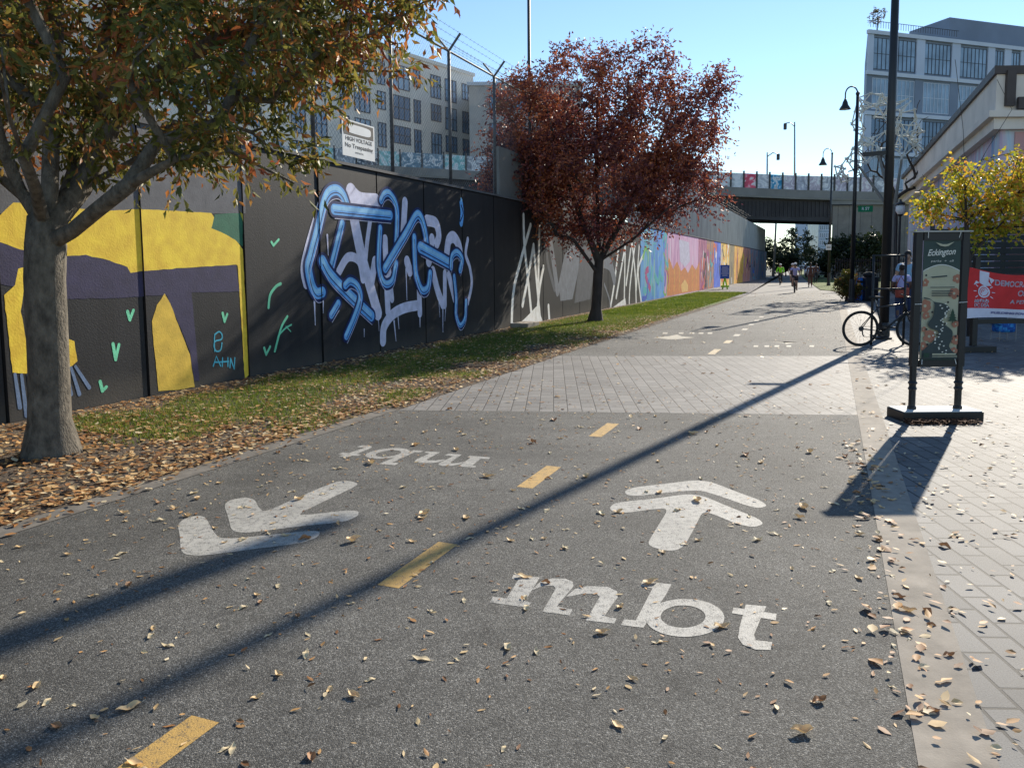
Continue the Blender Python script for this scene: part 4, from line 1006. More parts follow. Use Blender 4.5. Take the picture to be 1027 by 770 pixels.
# distant pale towers below the bridge
for i, (x0, x1, yt, Y, mt, lab) in enumerate(((806, 819, 222, 420, M['facade_pale'], 'distant blue grey tower seen under the bridge, left of the pair'), (820, 832, 216, 380, M['glass_pale'], 'distant glassy pale tower seen under the bridge, right of the pair'))):
    a, b = dp(x0, 266, Y), dp(x1, 266, Y); zt = dp(x0, yt, Y).z; o = thing('distant_tower', lab, 'building', (a.x, Y, 0))
    MB().prism([(a.x, Y), (b.x, Y), (b.x, Y + 14), (a.x, Y + 14)], 0, zt).build('wall', mt, o)
    F_ = Facade((a.x, Y, 0), (1, 0, 0), (0, -1, 0)); wdt = b.x - a.x
    for k in range(7):
        F_.window(o, wdt * .08, wdt * .92, 4 + k * 3.6, 6.2 + k * 3.6, 'w', M['glass'], M['trim_pale'], 4, 0, .25)

# low warehouse with cornice and mural on the right
YC = 25.5; PC = dp(997, 266, YC); PC.z = 0
HW = dp(997, 68, YC).z; HC = dp(1000, 113, YC).z
M['conc_panel'] = surf('conc_panel', (.70, .62, .54, 1), .85, .15, .6, .15, 40)
M['bronze'] = surf('bronze', (.07, .055, .05, 1), .6, .2, 2, .05, 40)
M['mural_streak'] = mural_mat('mural_streak', [(.25, lin(60, 110, 170)), (.42, lin(190, 205, 215)), (.55, lin(200, 170, 185)), (.68, lin(90, 150, 190)), (.82, lin(190, 110, 120))], (1, 1, .12), 1.0)
M['mural_front'] = surf('mural_front', lin(196, 150, 146), .75, .12, .8, .1, 40)
M['mural_green'] = surf('mural_green', lin(112, 116, 40), .75, .15, .8, .1, 40)
wh = thing('warehouse', 'low building with a pale concrete cornice and coloured mural walls on the right', 'building', PC)
LD, LR = 32.0, 24.0
def off_poly(o):
    c = PC + Vector((-o, -o * .6, 0)); f = PC + TRD * LD + Vector((-o * 1.0, o, 0)); rgt = Vector((PC.x + LR, PC.y - o, 0)); bk = Vector((PC.x + LR, PC.y + LD * DY, 0))
    return [(c.x, c.y), (rgt.x, rgt.y), (bk.x, bk.y), (f.x, f.y)]
MB().prism(off_poly(0), 0, HC - .5).build('wall', M['mural_streak'], wh)
MB().prism(off_poly(.35), HC - .55, HC - .2).prism(off_poly(.6), HC - .197, HC).build('cornice', M['conc_panel'], wh)
MB().prism(off_poly(.30), HC + .003, HW - .25).build('parapet', M['conc_panel'], wh)
MB().prism(off_poly(.42), HW - .247, HW).build('roof_edge', M['bronze'], wh)
MB().box((PC.x + .1, PC.y - .17, (HC + HW) / 2), (.28, .28, HW - HC - .3)).box((PC.x + 4.6, PC.y - .33, HC + .22), (8.6, .12, .36)).build('corner_trim', M['bronze'], wh)
MB().box((PC.x + 12.2, PC.y - .02, (HC - .6) / 2), (23.5, .05, HC - .62)).build('front_mural', M['mural_front'], wh)
pts = [(PC.x + 1.9 + 2.6 + 3.1 * math.cos(a), 2.4 + 3.3 * math.sin(a)) for a in [math.pi * i / 24 for i in range(25)]]
MB().poly([(x, PC.y - .05, min(z, HC - .7)) for x, z in pts] + [(PC.x + 1.4, PC.y - .05, .3), ]).build('front_mural', M['mural_green'], wh, tri=True)
F_ = Facade(PC, TRD, -NRM)
# bridge over the trail
YB = 92.0
def bp(x, y): return dp(x, y, YB)
M['bridge_conc'] = surf('bridge_conc', (.20, .195, .185, 1), .85, .2, .3, .1, 20)
M['girder'] = surf('girder', (.045, .042, .045, 1), .7, .3, .4, .1, 20)
M['stone'] = paver_mat('stone', 1.3, .42, (.22, .195, .17, 1), (.17, .155, .14, 1), (.10, .09, .08, 1), rot=0, msize=.03)
br = thing('road_bridge', 'long dark steel road bridge crossing over the trail on a concrete deck', 'bridge', bp(800, 266))
LINE = [(120, 141, 154), (340, 151, 163.5), (500, 160, 173), (620, 169, 181), (720, 176, 187), (800, 178.5, 190.5), (880, 180, 192.5), (990, 183, 196)]
def girder(y0, y1, d0, d1, mb):
    for i in range(len(LINE) - 1):
        vs = []
        for (x, a, b) in (LINE[i], LINE[i + 1]):
            for dd in (d0, d1):
                for yy in (b + y0, b + y1):
                    q = bp(x, yy); vs.append((q.x, YB + dd, q.z))
        mb.add(vs, [(0, 1, 3, 2), (4, 6, 7, 5), (0, 2, 6, 4), (1, 5, 7, 3), (0, 4, 5, 1), (2, 3, 7, 6)])
    return mb
girder(0, 7.5, 0, 14, MB()).build('deck', M['bridge_conc'], br)
girder(7.6, 9.5, -.25, .6, MB()).build('pipe', M['concrete_far'], br)
girder(9.6, 31, .5, 1.0, MB()).build('girder', M['girder'], br)
girder(9.6, 29, 6.5, 7.0, MB()).build('girder', M['girder'], br)
girder(9.6, 27, 12.8, 13.3, MB()).build('girder', M['girder'], br)
mb = MB(); q0 = bp(716, 200); 
for i in range(34):
    x = 716 + i * 4.0; z1 = bp(x, 202).z; z0 = bp(x, 217).z; c = bp(x, 210); mb.box((c.x, YB + .42, (z0 + z1) / 2), (.10, .14, z1 - z0))
mb.build('stiffener', M['girder'], br)
gcol = [(196, 170, 190), (208, 214, 220), (226, 92, 120), (186, 190, 200), (54, 150, 196), (176, 180, 196), (196, 186, 200), (166, 172, 184), (186, 178, 196), (150, 158, 170), (110, 140, 160), (140, 200, 205), (70, 84, 100)]
GM = [mural_mat('bridge_panel', [(.3, lin(*[int(v * .8) for v in c])), (.48, lin(*c)), (.6, lin(226, 228, 232)), (.75, lin(*[int(v * .6) for v in c]))], (1, 1, 1), 1.1, 2) for c in gcol]
def yline(x, k):
    for i in range(len(LINE) - 1):
        if LINE[i][0] <= x <= LINE[i + 1][0]: f = (x - LINE[i][0]) / (LINE[i + 1][0] - LINE[i][0]); return LINE[i][k] * (1 - f) + LINE[i + 1][k] * f
order = {719: 1, 733: 1, 747: 2, 760: 3, 773: 4, 786: 5}
x = 160; k = 0
while x < 892:
    st = 22 if x < 560 else 13; a, b = bp(x, yline(x, 2)), bp(x + st - 1.6, yline(x + st - 1.6, 2))
    top = 14.5 if x > 600 else 15
    za, zb = bp(x, yline(x, 2) - top).z, bp(x + st, yline(x + st, 2) - top).z
    m = GM[(10, 11, 9, 12, 11, 10)[k % 6]] if x < 560 else GM[{0: 1, 1: 1, 2: 2, 3: 3, 4: 4}.get(int((x - 719) / 13), 5 + k % 4)]
    MB().add([(a.x, YB + .2, a.z), (b.x, YB + .2, b.z), (b.x, YB + .2, zb), (a.x, YB + .2, za), (a.x, YB + .28, a.z), (b.x, YB + .28, b.z), (b.x, YB + .28, zb), (a.x, YB + .28, za)],
             [(0, 1, 2, 3), (7, 6, 5, 4), (0, 4, 5, 1), (3, 2, 6, 7), (0, 3, 7, 4), (1, 5, 6, 2)]).build('barrier_panel', m, br)
    MB().box((a.x - .09, YB + .16, (a.z + za) / 2 + .1), (.16, .2, za - a.z + .35)).build('barrier_post', M['dark_metal'], br)
    x += st; k += 1
# abutment and side wall in stone
a = bp(834, 272); b = bp(985, 272)
abt = thing('stone_abutment', 'tall stone abutment wall carrying the right end of the bridge', 'wall', (a.x, YB, 0))
az_ = bp(834, 200).z; c_ = a + TRD * 17; d_ = Vector((b.x + 8, c_.y, 0))
MB().prism([(a.x, YB + .2), (b.x, YB + .2), (d_.x, d_.y), (c_.x, c_.y)], 0, az_).build('wall', M['stone'], abt)
MB().box(((a.x + b.x) / 2, YB + .1, az_ - .4), (b.x - a.x + .6, .5, .5)).build('ledge', M['bridge_conc'], abt)
# railway embankment wall behind the chain link fence
em = MB(); c = at_Y(WT - 14, 30)
em.prism([tr(-6, WT - 10), tr(150, WT - 10), tr(150, WT - 30), tr(-6, WT - 30)], -.02, 4.9)
tag(em.build('embankment', M['girder']), kind='structure')

# ------------------------------------------------------------------ lamps and poles
def bell_lamp(name, label, x, Y, ytop, side=-1, group=None, k=1.0):
    b = dp(x, 266, Y); H = dp(x, ytop, Y).z; t = thing(name, label, 'street lamp', (b.x, Y, 0), group)
    MB().lathe((b.x, Y, 0), [(.15, 0), (.15, .12), (.12, .2), (.11, .9), (.10, 1.0)], 14).build('base', M['black_metal'], t, smooth=False)
    MB().tube([(b.x, Y, .9), (b.x, Y, H - .5 * k)], [.09, .065], 12).build('pole', M['black_metal'], t, smooth=True)
    pts = []
    for i in range(15):
        a = math.pi * (1 - i / 14); pts.append((b.x + side * .45 * k + side * .45 * k * math.cos(a), Y, H - .55 * k + .55 * k * math.sin(a)))
    pts.append((b.x + side * .9 * k, Y, H - .85 * k)); MB().tube(pts, .03, 8).build('gooseneck', M['black_metal'], t, smooth=True)
    MB().ball((b.x, Y, H - .5 * k), .09).build('finial', M['black_metal'], t, smooth=True)
    MB().lathe((b.x + side * .9 * k, Y, H - 1.62 * k), [(r_ * k, z_ * k) for r_, z_ in ((.40, 0), (.39, .05), (.33, .16), (.22, .32), (.17, .52), (.10, .66), (.06, .78))], 18).build('lamp_shade', M['black_metal'], t, smooth=True)
    MB().ball((b.x + side * .9 * k, Y, H - 1.58 * k), (.3 * k, .3 * k, .06)).build('lens', M['white'], t, smooth=True)
    return t, b, H
lt, lb, lH = bell_lamp('street_lamp', 'near black gooseneck bell lamp beside the blue bin', 855.0, 34, 87, k=.58)
MB().bar((lb.x - .3, 34, 5.55), (lb.x + .25, 34, 5.75), .05).bar((lb.x - .1, 34, 4.15), (lb.x - 1.0, 34, 4.15), .05).build('bracket', M['black_metal'], lt)
bell_lamp('street_lamp', 'far black gooseneck bell lamp with a white notice on the grass edge', 831.5, 62, 149, k=.78)
nb = dp(831, 248, 61.8)
nt_ = thing('notice', 'small white notice strapped to the far gooseneck lamp post', 'notice', nb)
MB().box(nb, (.42, .03, .42)).build('board', M['white'], nt_); MB().box(nb + Vector((0, -.02, .06)), (.3, .004, .05)).box(nb + Vector((0, -.02, -.06)), (.3, .004, .05)).build('printed_text', M['ink'], nt_)
# tall black pole in front
pb = gp(886, 340); pH = 9.3
tp = thing('tall_pole', 'tall plain black pole rising out of the picture beside the parked bicycle', 'pole', (pb.x, pb.y, 0))
MB().lathe((pb.x, pb.y, 0), [(.17, 0), (.17, .04), (.125, .07), (.12, .3), (.10, .36)], 18).build('base', M['black_metal'], tp)
MB().tube([(pb.x, pb.y, .35), (pb.x, pb.y, pH)], [.098, .072], 16).build('pole', M['black_metal'], tp, smooth=True)
MB().tube([(pb.x, pb.y, 8.9), (pb.x - .2, pb.y + .3, 9.1), (pb.x - .75, pb.y + .6, 9.1)], .04, 8).build('arm', M['black_metal'], tp, smooth=True)  # added arm above the view, carries the shadow-casting block
MB().box((pb.x - .66, pb.y + .65, 8.6), (.24, .24, 1.5)).build('arm_head', M['black_metal'], tp, bevel=.08)  # unseen stand-in block, added to cast the second shadow on the left lane
MB().bar((pb.x, pb.y, dp(885, 153, pb.y).z), (pb.x - .55, pb.y + .02, dp(862, 155, pb.y).z), .05, .09).build('bracket', M['black_metal'], tp)
# ornamental lamp
ob_ = dp(901, 266, 42); ol = thing('lantern_post', 'slim black post with a white lantern globe before the stone wall', 'street lamp', (ob_.x, 42, 0))
zt = dp(901, 200, 42).z
MB().lathe((ob_.x, 42, 0), [(.18, 0), (.18, .3), (.1, .5), (.07, 1.0), (.055, zt - .9), (.12, zt - .86), (.14, zt - .78)], 12).build('post', M['black_metal'], ol, smooth=False)
MB().lathe((ob_.x, 42, zt - .78), [(.13, 0), (.24, .2), (.22, .42), (.14, .5)], 12).build('globe', M['white'], ol, smooth=True)
MB().lathe((ob_.x, 42, zt - .28), [(.27, 0), (.2, .1), (.06, .18), (.04, .28)], 12).build('cap', M['black_metal'], ol)
# lamps on the bridge
def bridge_lamp(x, ytop, armx, lab):
    Y = YB + 3; b = dp(x, yline(x, 2), Y); t_ = dp(x, ytop, Y); e = dp(armx, ytop + 1.5, Y); t = thing('bridge_lamp', lab, 'street lamp', (b.x, Y, b.z))
    MB().tube([b - Vector((0, 0, .5)), t_], [.13, .08], 8).build('pole', M['galv'], t, smooth=True)
    MB().tube([t_ - Vector((0, 0, .5)), t_ * .5 + e * .5 - Vector((0, 0, -.05)), e], .06, 6).build('arm', M['galv'], t, smooth=True)
    MB().box((e.x, Y, e.z - .35), (.35, .3, .75)).build('arm_head', M['dark_metal'], t, bevel=.08); return t
bridge_lamp(797, 122.5, 787.5, 'taller pale street lamp on the bridge with its arm to the left'); bridge_lamp(769.5, 153, 780.5, 'shorter pale street lamp on the bridge with its arm to the right')
MBt = dp(776, 266, 112); up_ = thing('utility_pole', 'thin grey pole standing beyond the bridge above the dark trees', 'pole', (MBt.x, 112, 0))
MB().tube([(MBt.x, 112, 0), (MBt.x + .3, 112, dp(778, 190, 112).z)], [.16, .12], 8).build('pole', M['galv'], up_, smooth=True); MB().bar((MBt.x - .8, 112, 8.6), (MBt.x + 1.2, 112, 8.6), .1).build('crossarm', M['galv'], up_)
cb = dp(532, 266, 31); cp = thing('catenary_pole', 'dark slender railway pole rising behind the red tree', 'pole', (cb.x, 31, 4.9))
MB().tube([(cb.x, 31, 0), (cb.x, 31, 14.5)], [.075, .055], 8).build('pole', M['dark_metal'], cp, smooth=True)
MB().bar((cb.x - 2.6, 31, 13.6), (cb.x, 31, 13.6), .06).build('bracket', M['dark_metal'], cp)
# street name sign
sp = dp(868, 209.5, 33.6); ss = thing('street_sign', 'small green street name sign on an arm of the near gooseneck lamp', 'sign', sp)
M['green_sign'] = flat(10, 120, 78)
MB().box(sp, (.62, .02, .26)).build('plate', M['green_sign'], ss); MB().bar((lb.x, 33.7, sp.z + .1), (sp.x + .3, 33.66, sp.z + .1), .04).build('bracket', M['black_metal'], ss)
text_obj('lettering', 'R ST', .17, M['white'], ss, sp + Vector((0, -.013, 0)), (1, 0, 0), (0, 0, 1), bold=.004)
# blue sign by the mural
bs = dp(727, 271.5, 55); st_ = thing('board_sign', 'blue board with white lines standing on a lime green foot before the mural', 'sign', (bs.x, 55, 0))
MB().box((bs.x, 55, 1.2), (.62, .04, .95)).build('board', flat(52, 92, 176), st_)
mb = MB()
for i, w_ in enumerate((.4, .5, .44, .5, .36)): mb.box((bs.x, 54.975, 1.52 - i * .14), (w_, .006, .045))
mb.build('printed_text', M['white'], st_); MB().bar((bs.x - .15, 55, 0), (bs.x, 55, .8), .08).bar((bs.x + .2, 55, 0), (bs.x, 55, .8), .08).box((bs.x, 54.9, .2), (.5, .3, .12)).build('foot', flat(170, 220, 40), st_)

# steel lattice sculpture
rs = np.random.default_rng(9); YS_ = 44.0
def qs(x, y, dy=0): p = dp(x, y, YS_ + dy); return np.array([p.x, p.y, p.z])
pts = []
for (x, y, rx, ry, n_) in ((888, 122, 34, 30, 70), (868, 150, 16, 14, 22), (850, 172, 14, 14, 22), (908, 140, 20, 22, 34), (880, 100, 22, 8, 14)):
    for _ in range(n_):
        a = rs.uniform(0, 6.283); q = rs.uniform(0, 1) ** .5; pts.append(qs(x + rx * q * math.cos(a), y + ry * q * math.sin(a), rs.uniform(-1.2, 1.2)))
pts = np.array(pts); sp0 = qs(897, 292); sp0[2] = 0
sc = thing('lattice_sculpture', 'tangled white steel rod sculpture rising behind the tall black pole', 'sculpture', tuple(sp0))
mb = MB(); seen = set()
for i in range(len(pts)):
    d = np.linalg.norm(pts - pts[i], axis=1)
    for j in np.argsort(d)[1:4]:
        key = (min(i, j), max(i, j))
        if key in seen: continue
        seen.add(key); e = (pts[j] - pts[i]) * .15; mb.tube([Vector(pts[i] - e), Vector(pts[j] + e)], .035, 5)
mb.build('lattice', flat(190, 192, 186), sc)
for x, y in ((880, 150), (905, 155), (860, 165)):
    MB().tube([Vector(sp0), Vector(qs(896, 215)), Vector(qs(x, y))], [.14, .11, .06], 8).build('leg', flat(120, 118, 112), sc, smooth=True)

# ------------------------------------------------------------------ fences on the right
fy = 47.5; xa, xb = dp(838, 266, fy).x, dp(915, 266, fy).x
pf = thing('picket_fence', 'black iron picket fence running in front of the stone abutment', 'fence', (xa, fy, 0))
mb = MB(); q = xa
while q < xb: mb.box((q, fy, 1.0), (.03, .03, 2.0)); q += .14
mb.build('picket_row', M['black_metal'], pf)['kind'] = 'stuff'
MB().box(((xa + xb) / 2, fy, 1.85), (xb - xa, .05, .05)).box(((xa + xb) / 2, fy, .2), (xb - xa, .05, .05)).build('rail', M['black_metal'], pf)
fy = 24.2; xa, xb = dp(935, 266, fy).x, 30
sf = thing('slatted_screen', 'dark slatted timber screen behind the red banner', 'fence', (xa, fy, 0))
M['dark_slat'] = surf('dark_slat', (.022, .026, .026, 1), .75, .3, 3, .2, 30)
for i in range(13): MB().box(((xa + xb) / 2, fy, .18 + i * .2), (xb - xa, .04, .175), 0).build('slat', M['dark_slat'], sf)
q = xa
while q < xb: MB().box((q, fy + .07, 1.4), (.1, .09, 2.8)).build('post', M['black_metal'], sf); q += 2.2

# ------------------------------------------------------------------ sign board
def sign_frame(parent, x0, x1, Y, H, z_bot, base_w, base_d, base_h=.10):
    cx = (x0 + x1) / 2
    MB().box((cx, Y, base_h / 2), (base_w, base_d, base_h)).build('base', M['black_metal'], parent, bevel=.006)
    MB().box((cx, Y, base_h + .0035), (base_w - .02, base_d - .02, .007)).build('base_plate', flat(196, 196, 192), parent)
    for x in (x0, x1):
        mb = MB(); mb.box((x, Y, (z_bot + H) / 2), (.066, .07, H - z_bot))
        mb.lathe((x, Y, base_h), [(.045, 0), (.045, .03), (.034, .04), (.034, .20), (.045, .22), (.034, .24), (.034, .26), (.048, .28), (.034, .30), (.034, z_bot - base_h)], 14)
        mb.build('post', M['black_metal'], parent)
    MB().box((cx, Y, H - .04), (x1 - x0 - .09, .07, .085)).build('top_rail', M['black_metal'], parent)
    MB().box((cx, Y, H + .0075), (x1 - x0 + .11, .11, .015)).build('cap', flat(170, 168, 160), parent)
    MB().box((cx, Y, z_bot + .03), (x1 - x0 - .09, .07, .07)).build('bottom_rail', M['black_metal'], parent)
bl = gp(892, 424); brr = gp(987, 424); YS = bl.y + .20
xl, xr = dp(918.5, 300, YS).x, dp(965, 300, YS).x; print('sign', bl, brr, xl, xr, YS); HS = dp(940, 233, YS).z; ZB = dp(940, 367, YS).z
sb_ = thing('sign_board', 'black framed Eckington sign board on a heavy flat base', 'sign', ((xl + xr) / 2, YS, 0))
sign_frame(sb_, xl, xr, YS, HS, ZB, .82, .36)
bw = (xr - xl) - .10; bx = (xl + xr) / 2; z1 = dp(940, 239, YS).z; z0 = dp(940, 361, YS).z; bh_ = z1 - z0; yf = YS - .02
def bq(u, v, L): return Vector((bx + (u - .5) * bw, yf - .004 - L * .0009, z1 - v * bh_))
pan = MB().box((bx, yf, (z0 + z1) / 2), (bw, .008, bh_)).build('sign_panel', flat(58, 74, 70), sb_)
class Art:
    def __init__(s): s.mb = MB(); s.L = 0; s.mats = []
    def poly(s, uv, m):
        if m not in s.mats: s.mats.append(m)
        s.L += 1; s.mb.poly([bq(u, v, s.L * .35) for u, v in uv], s.mats.index(m))
ar = Art(); beige, orng, drk, wht, tree_g = flat(178, 176, 150), flat(164, 112, 90), flat(58, 68, 68), flat(214, 214, 204), flat(44, 70, 54)
zu = lambda x, y: ((x - 222) / 530, (y - 160) / 1600)
def zs(pts, dy=0): return [zu(x, y + dy) for x, y in pts]
def clipu(p): return (min(.995, max(.005, p[0])), min(.995, max(.005, p[1])))
arc = [(0.005, .27 - .0 + .0)] + [(u / 20, .272 - .05 * math.sin(math.pi * u / 20)) for u in range(1, 20)] + [(.995, .272)]
ar.poly(arc + [(.995, .985), (.005, .985)], beige)
ar.poly([(.005, .265)] + [(u / 20, .262 - .05 * math.sin(math.pi * u / 20)) for u in range(1, 20)] + [(.995, .262), (.995, .270)] + [(u / 20, .270 - .05 * math.sin(math.pi * u / 20)) for u in range(19, 0, -1)] + [(.005, .272)], wht)
rng_ = random.Random(2)
def blossom(u, v, r):
    for k in range(6):
        a = k * math.pi / 3 + rng_.random(); cx, cy = u + r * .6 * math.cos(a), v + r * .6 * math.sin(a) * bw / bh_
        ar.poly([clipu((cx + r * .46 * math.cos(t), cy + r * .46 * math.sin(t) * bw / bh_)) for t in [2 * math.pi * i / 10 for i in range(10)]], orng)
    ar.poly([clipu((u + r * .25 * math.cos(t), v + r * .25 * math.sin(t) * bw / bh_)) for t in [2 * math.pi * i / 8 for i in range(8)]], beige)
for u, v, r in ((.06, .36, .11), (.93, .33, .12), (.86, .45, .15), (.08, .55, .17), (.12, .63, .1), (.22, .80, .17), (.06, .88, .12), (.92, .70, .10), (.95, .83, .13), (.90, .92, .1), (.05, .74, .07)): blossom(u, v, r)
Lft = [(.02, .49), (.20, .50), (.31, .53), (.31, .58), (.28, .64), (.18, .68), (.16, .71), (.25, .735), (.42, .755), (.47, .78), (.40, .82), (.25, .86), (.10, .90), (.02, .92)]
Rgt = [(.30, .515), (.55, .53), (.70, .555), (.72, .58), (.62, .63), (.54, .67), (.60, .70), (.76, .735), (.84, .77), (.80, .84), (.76, .88), (.84, .92), (.98, .95)]
ar.poly([clipu(p) for p in catmull([(.02, .478), (.18, .49)] + Rgt[:], 4) + [(.995, .985), (.005, .985)] + catmull(Lft[::-1], 4)], drk)
for i in range(34):
    v = .53 + .42 * i / 34; uc = .5 + .10 * math.sin((v - .53) * 18) + rng_.uniform(-.12, .14)
    ar.poly([(uc - .025, v), (uc + .025, v - .003), (uc + .02, v + .007), (uc - .015, v + .008)], wht)
for k in range(4):
    y = .585 + k * .022; h = .035 + .022 * k; ar.poly([(.80, y - .015), (.80 + h * 1.4, y + .024), (.80 - h * 1.4, y + .024)], tree_g)
ar.poly([(.785, .66), (.815, .66), (.815, .69), (.785, .69)], tree_g)
for u, v in ((.04, .30), (.66, .52), (.91, .47), (.24, .60), (.60, .695), (.10, .74), (.40, .785), (.90, .80), (.14, .865)):
    ar.poly([(u + .03 * math.cos(t), v + .03 * math.sin(t) * bw / bh_) for t in [2 * math.pi * i / 8 for i in range(8)]], M['ink'])
for v, a, b in ((.395, .16, .82), (.425, .20, .78), (.438, .20, .74), (.451, .20, .76), (.464, .20, .72)): ar.poly([(a, v), (b, v), (b, v + .006), (a, v + .006)], drk)
ar.poly([(.28, .94), (.92, .94), (.92, .952), (.28, .952)], beige); ar.poly([(.28, .962), (.96, .962), (.96, .968), (.28, .968)], beige); ar.poly([(.05, .935), (.2, .935), (.2, .97), (.05, .97)], tree_g)
ar.poly([(.26, .035), (.45, .05), (.56, .05), (.76, .03), (.60, .065), (.50, .07), (.38, .062)], beige)
ar.poly([(.15, .312), (.6, .300), (.6, .312), (.2, .322)], drk)
ar.mb.build('artwork', ar.mats, sb_, tri=True)
text_obj('lettering', 'Eckington', .09, wht, sb_, bq(.47, .115, 6), (1, 0, .05), (0, 0, 1), shear=.35, width=bw * .76, bold=.0016)
text_obj('lettering', 'parks  +  all', .03, wht, sb_, bq(.5, .185, 6), (1, 0, 0), (0, 0, 1), shear=.2, width=bw * .62)
for u0, u1, v0, v1 in ((.10, .07, .0, -.05), (.93, .95, .0, -.05), (0, -.22, .535, .535), (1, 1.2, .525, .52), (.06, .03, .99, 1.03), (.95, .97, .98, 1.03)):
    MB().tube([bq(u0, v0, 8), bq(u1, v1, 30)], .0035, 5).build('cable_tie', M['white'], sb_)
# mulch heap in front of the base
n = 900; x = rng.uniform(bl.x + .15, brr.x - .1, n); y = YS - .20 - np.abs(rng.normal(size=n)) * .06
s_ = x * DX + y * DY; t_ = x * DY - y * DX
V, F = litter(s_, t_, .05, .016, .004, .035)
tag(mesh_np('mulch', V, F, leafm := surf('mulch', (.15, .065, .03, 1), .9, .5, 30, 0)), 'small drift of red brown mulch along the base of the sign board', 'mulch', kind='stuff')

# second stand with the red banner
YB2 = 14.4; x0b = dp(978, 300, YB2).x; x1b = x0b + 1.75
st2 = thing('banner_stand', 'black post stand on a flat base holding the red banner', 'stand', (x0b, YB2, 0))
MB().box((x0b - .02, YB2, .055), (.66, .42, .11)).build('base', M['black_metal'], st2, bevel=.006); MB().box((x1b, YB2, .055), (.66, .42, .11)).build('base', M['black_metal'], st2, bevel=.006)
for xx in (x0b, x1b): MB().box((xx, YB2, .9), (.09, .09, 1.65)).build('post', M['black_metal'], st2)
MB().box(((x0b + x1b) / 2, YB2, .55), (x1b - x0b, .07, .08)).build('bottom_rail', M['black_metal'], st2)
bn = thing('banner', 'red banner with white lettering and a white fist emblem tied to the black stand', 'banner', (x0b, YB2 - .09, 1.1))
XA = dp(972, 290, YB2 - .1).x; XB = XA + 1.95; nu, nv = 40, 14
def bsag(u): return -.17 * math.sin(math.pi * min(1, u * 1.05)) ** 1.2 * (1 - .25 * u)
def bpt(u, v, d=0.0):
    top = dp(973, 268, YB2).z + bsag(u); bot = dp(973, 319, YB2).z + .02 * math.sin(u * 7) + (-.05 if .05 < u < .2 else 0) * 0
    y = YB2 - .09 + .03 * math.sin(u * 11 + v * 2) + .012 * math.sin(u * 31 + v * 5)
    return Vector((XA + (XB - XA) * u, y - d, top + (bot - top) * v))
RED = flat(206, 44, 46, .65); WB = flat(214, 212, 226, .65)
for nm, va, vb, mt in (('cloth', 0, .80, RED), ('hem', .80, 1.0, WB)):
    mb = MB(); vs = [bpt(i / nu, va + (vb - va) * j / nv) for j in range(nv + 1) for i in range(nu + 1)]; w1 = nu + 1
    mb.add(vs, [(j * w1 + i, j * w1 + i + 1, (j + 1) * w1 + i + 1, (j + 1) * w1 + i) for j in range(nv) for i in range(nu)]); mb.build(nm, mt, bn, smooth=True)
def btext(body, u0, u1, v, size, mat):
    o = text_obj('lettering', body, size, mat, bn, (0, 0, 0), (1, 0, 0), (0, 0, 1), shear=.1, width=(XB - XA) * (u1 - u0), bold=.004)
    off = parent_off(bn); xsz = [q.co.x + off.x for q in o.data.vertices]; xm = (min(xsz) + max(xsz)) / 2
    for q in o.data.vertices:
        u = (u0 + u1) / 2 + (q.co.x + off.x - xm) / (XB - XA); H_ = bpt(u, 0).z - bpt(u, 1).z
        q.co = bpt(u, v - (q.co.z + off.z) / H_, .006) - off
btext('DEMOCRATIC SOCIALISTS', .24, .97, .22, .14, WB); btext('OF AMERICA', .45, .86, .43, .14, WB); btext('A BETTER WORLD', .38, .86, .63, .09, WB)
btext('METRO', .06, .19, .655, .08, WB); btext('DC DSA', .06, .19, .74, .08, WB); btext('BUILDING POWER TOGETHER', .2, .9, .9, .05, flat(150, 150, 190))
em_ = MB()
for pl in ([(.10, .02), (.19, .02), (.185, .22), (.215, .30), (.15, .33), (.10, .27)], [(.10, .27), (.05, .33), (.07, .24)], [(.185, .12), (.24, .16), (.21, .26)]): em_.poly([bpt(u, v, .006) for u, v in pl])
em_.poly([bpt(.145 + .055 * math.cos(a), .45 + .13 * math.sin(a), .0065) for a in [2 * math.pi * i / 20 for i in range(20)]])
for k in range(10):
    a = 2 * math.pi * k / 10; em_.poly([bpt(.145 + r_ * math.cos(a + e), .45 + r_ * 2.3 * math.sin(a + e), .0065) for r_, e in ((.07, -.06), (.095, -.03), (.095, .03), (.07, .06))])
em_.build('emblem', WB, bn, tri=True)
mb = MB()
for k in range(3): mb.poly([bpt(.145 + r_ * math.cos(a), .45 + r_ * 2.3 * math.sin(a), .0085) for r_ in (.012 + .013 * k,) for a in [2 * math.pi * i / 16 for i in range(16)]] ) if k == 0 else None
for k in (.026, .042):
    o_ = [bpt(.145 + k * math.cos(a), .45 + k * 2.3 * math.sin(a), .0085) for a in [2 * math.pi * i / 20 for i in range(20)]]; i_ = [bpt(.145 + (k - .006) * math.cos(a), .45 + (k - .006) * 2.3 * math.sin(a), .0085) for a in [2 * math.pi * i / 20 for i in range(20)]]
    mb.add(o_ + i_, [(j, (j + 1) % 20, 20 + (j + 1) % 20, 20 + j) for j in range(20)])
mb.build('emblem', RED, bn, tri=True)

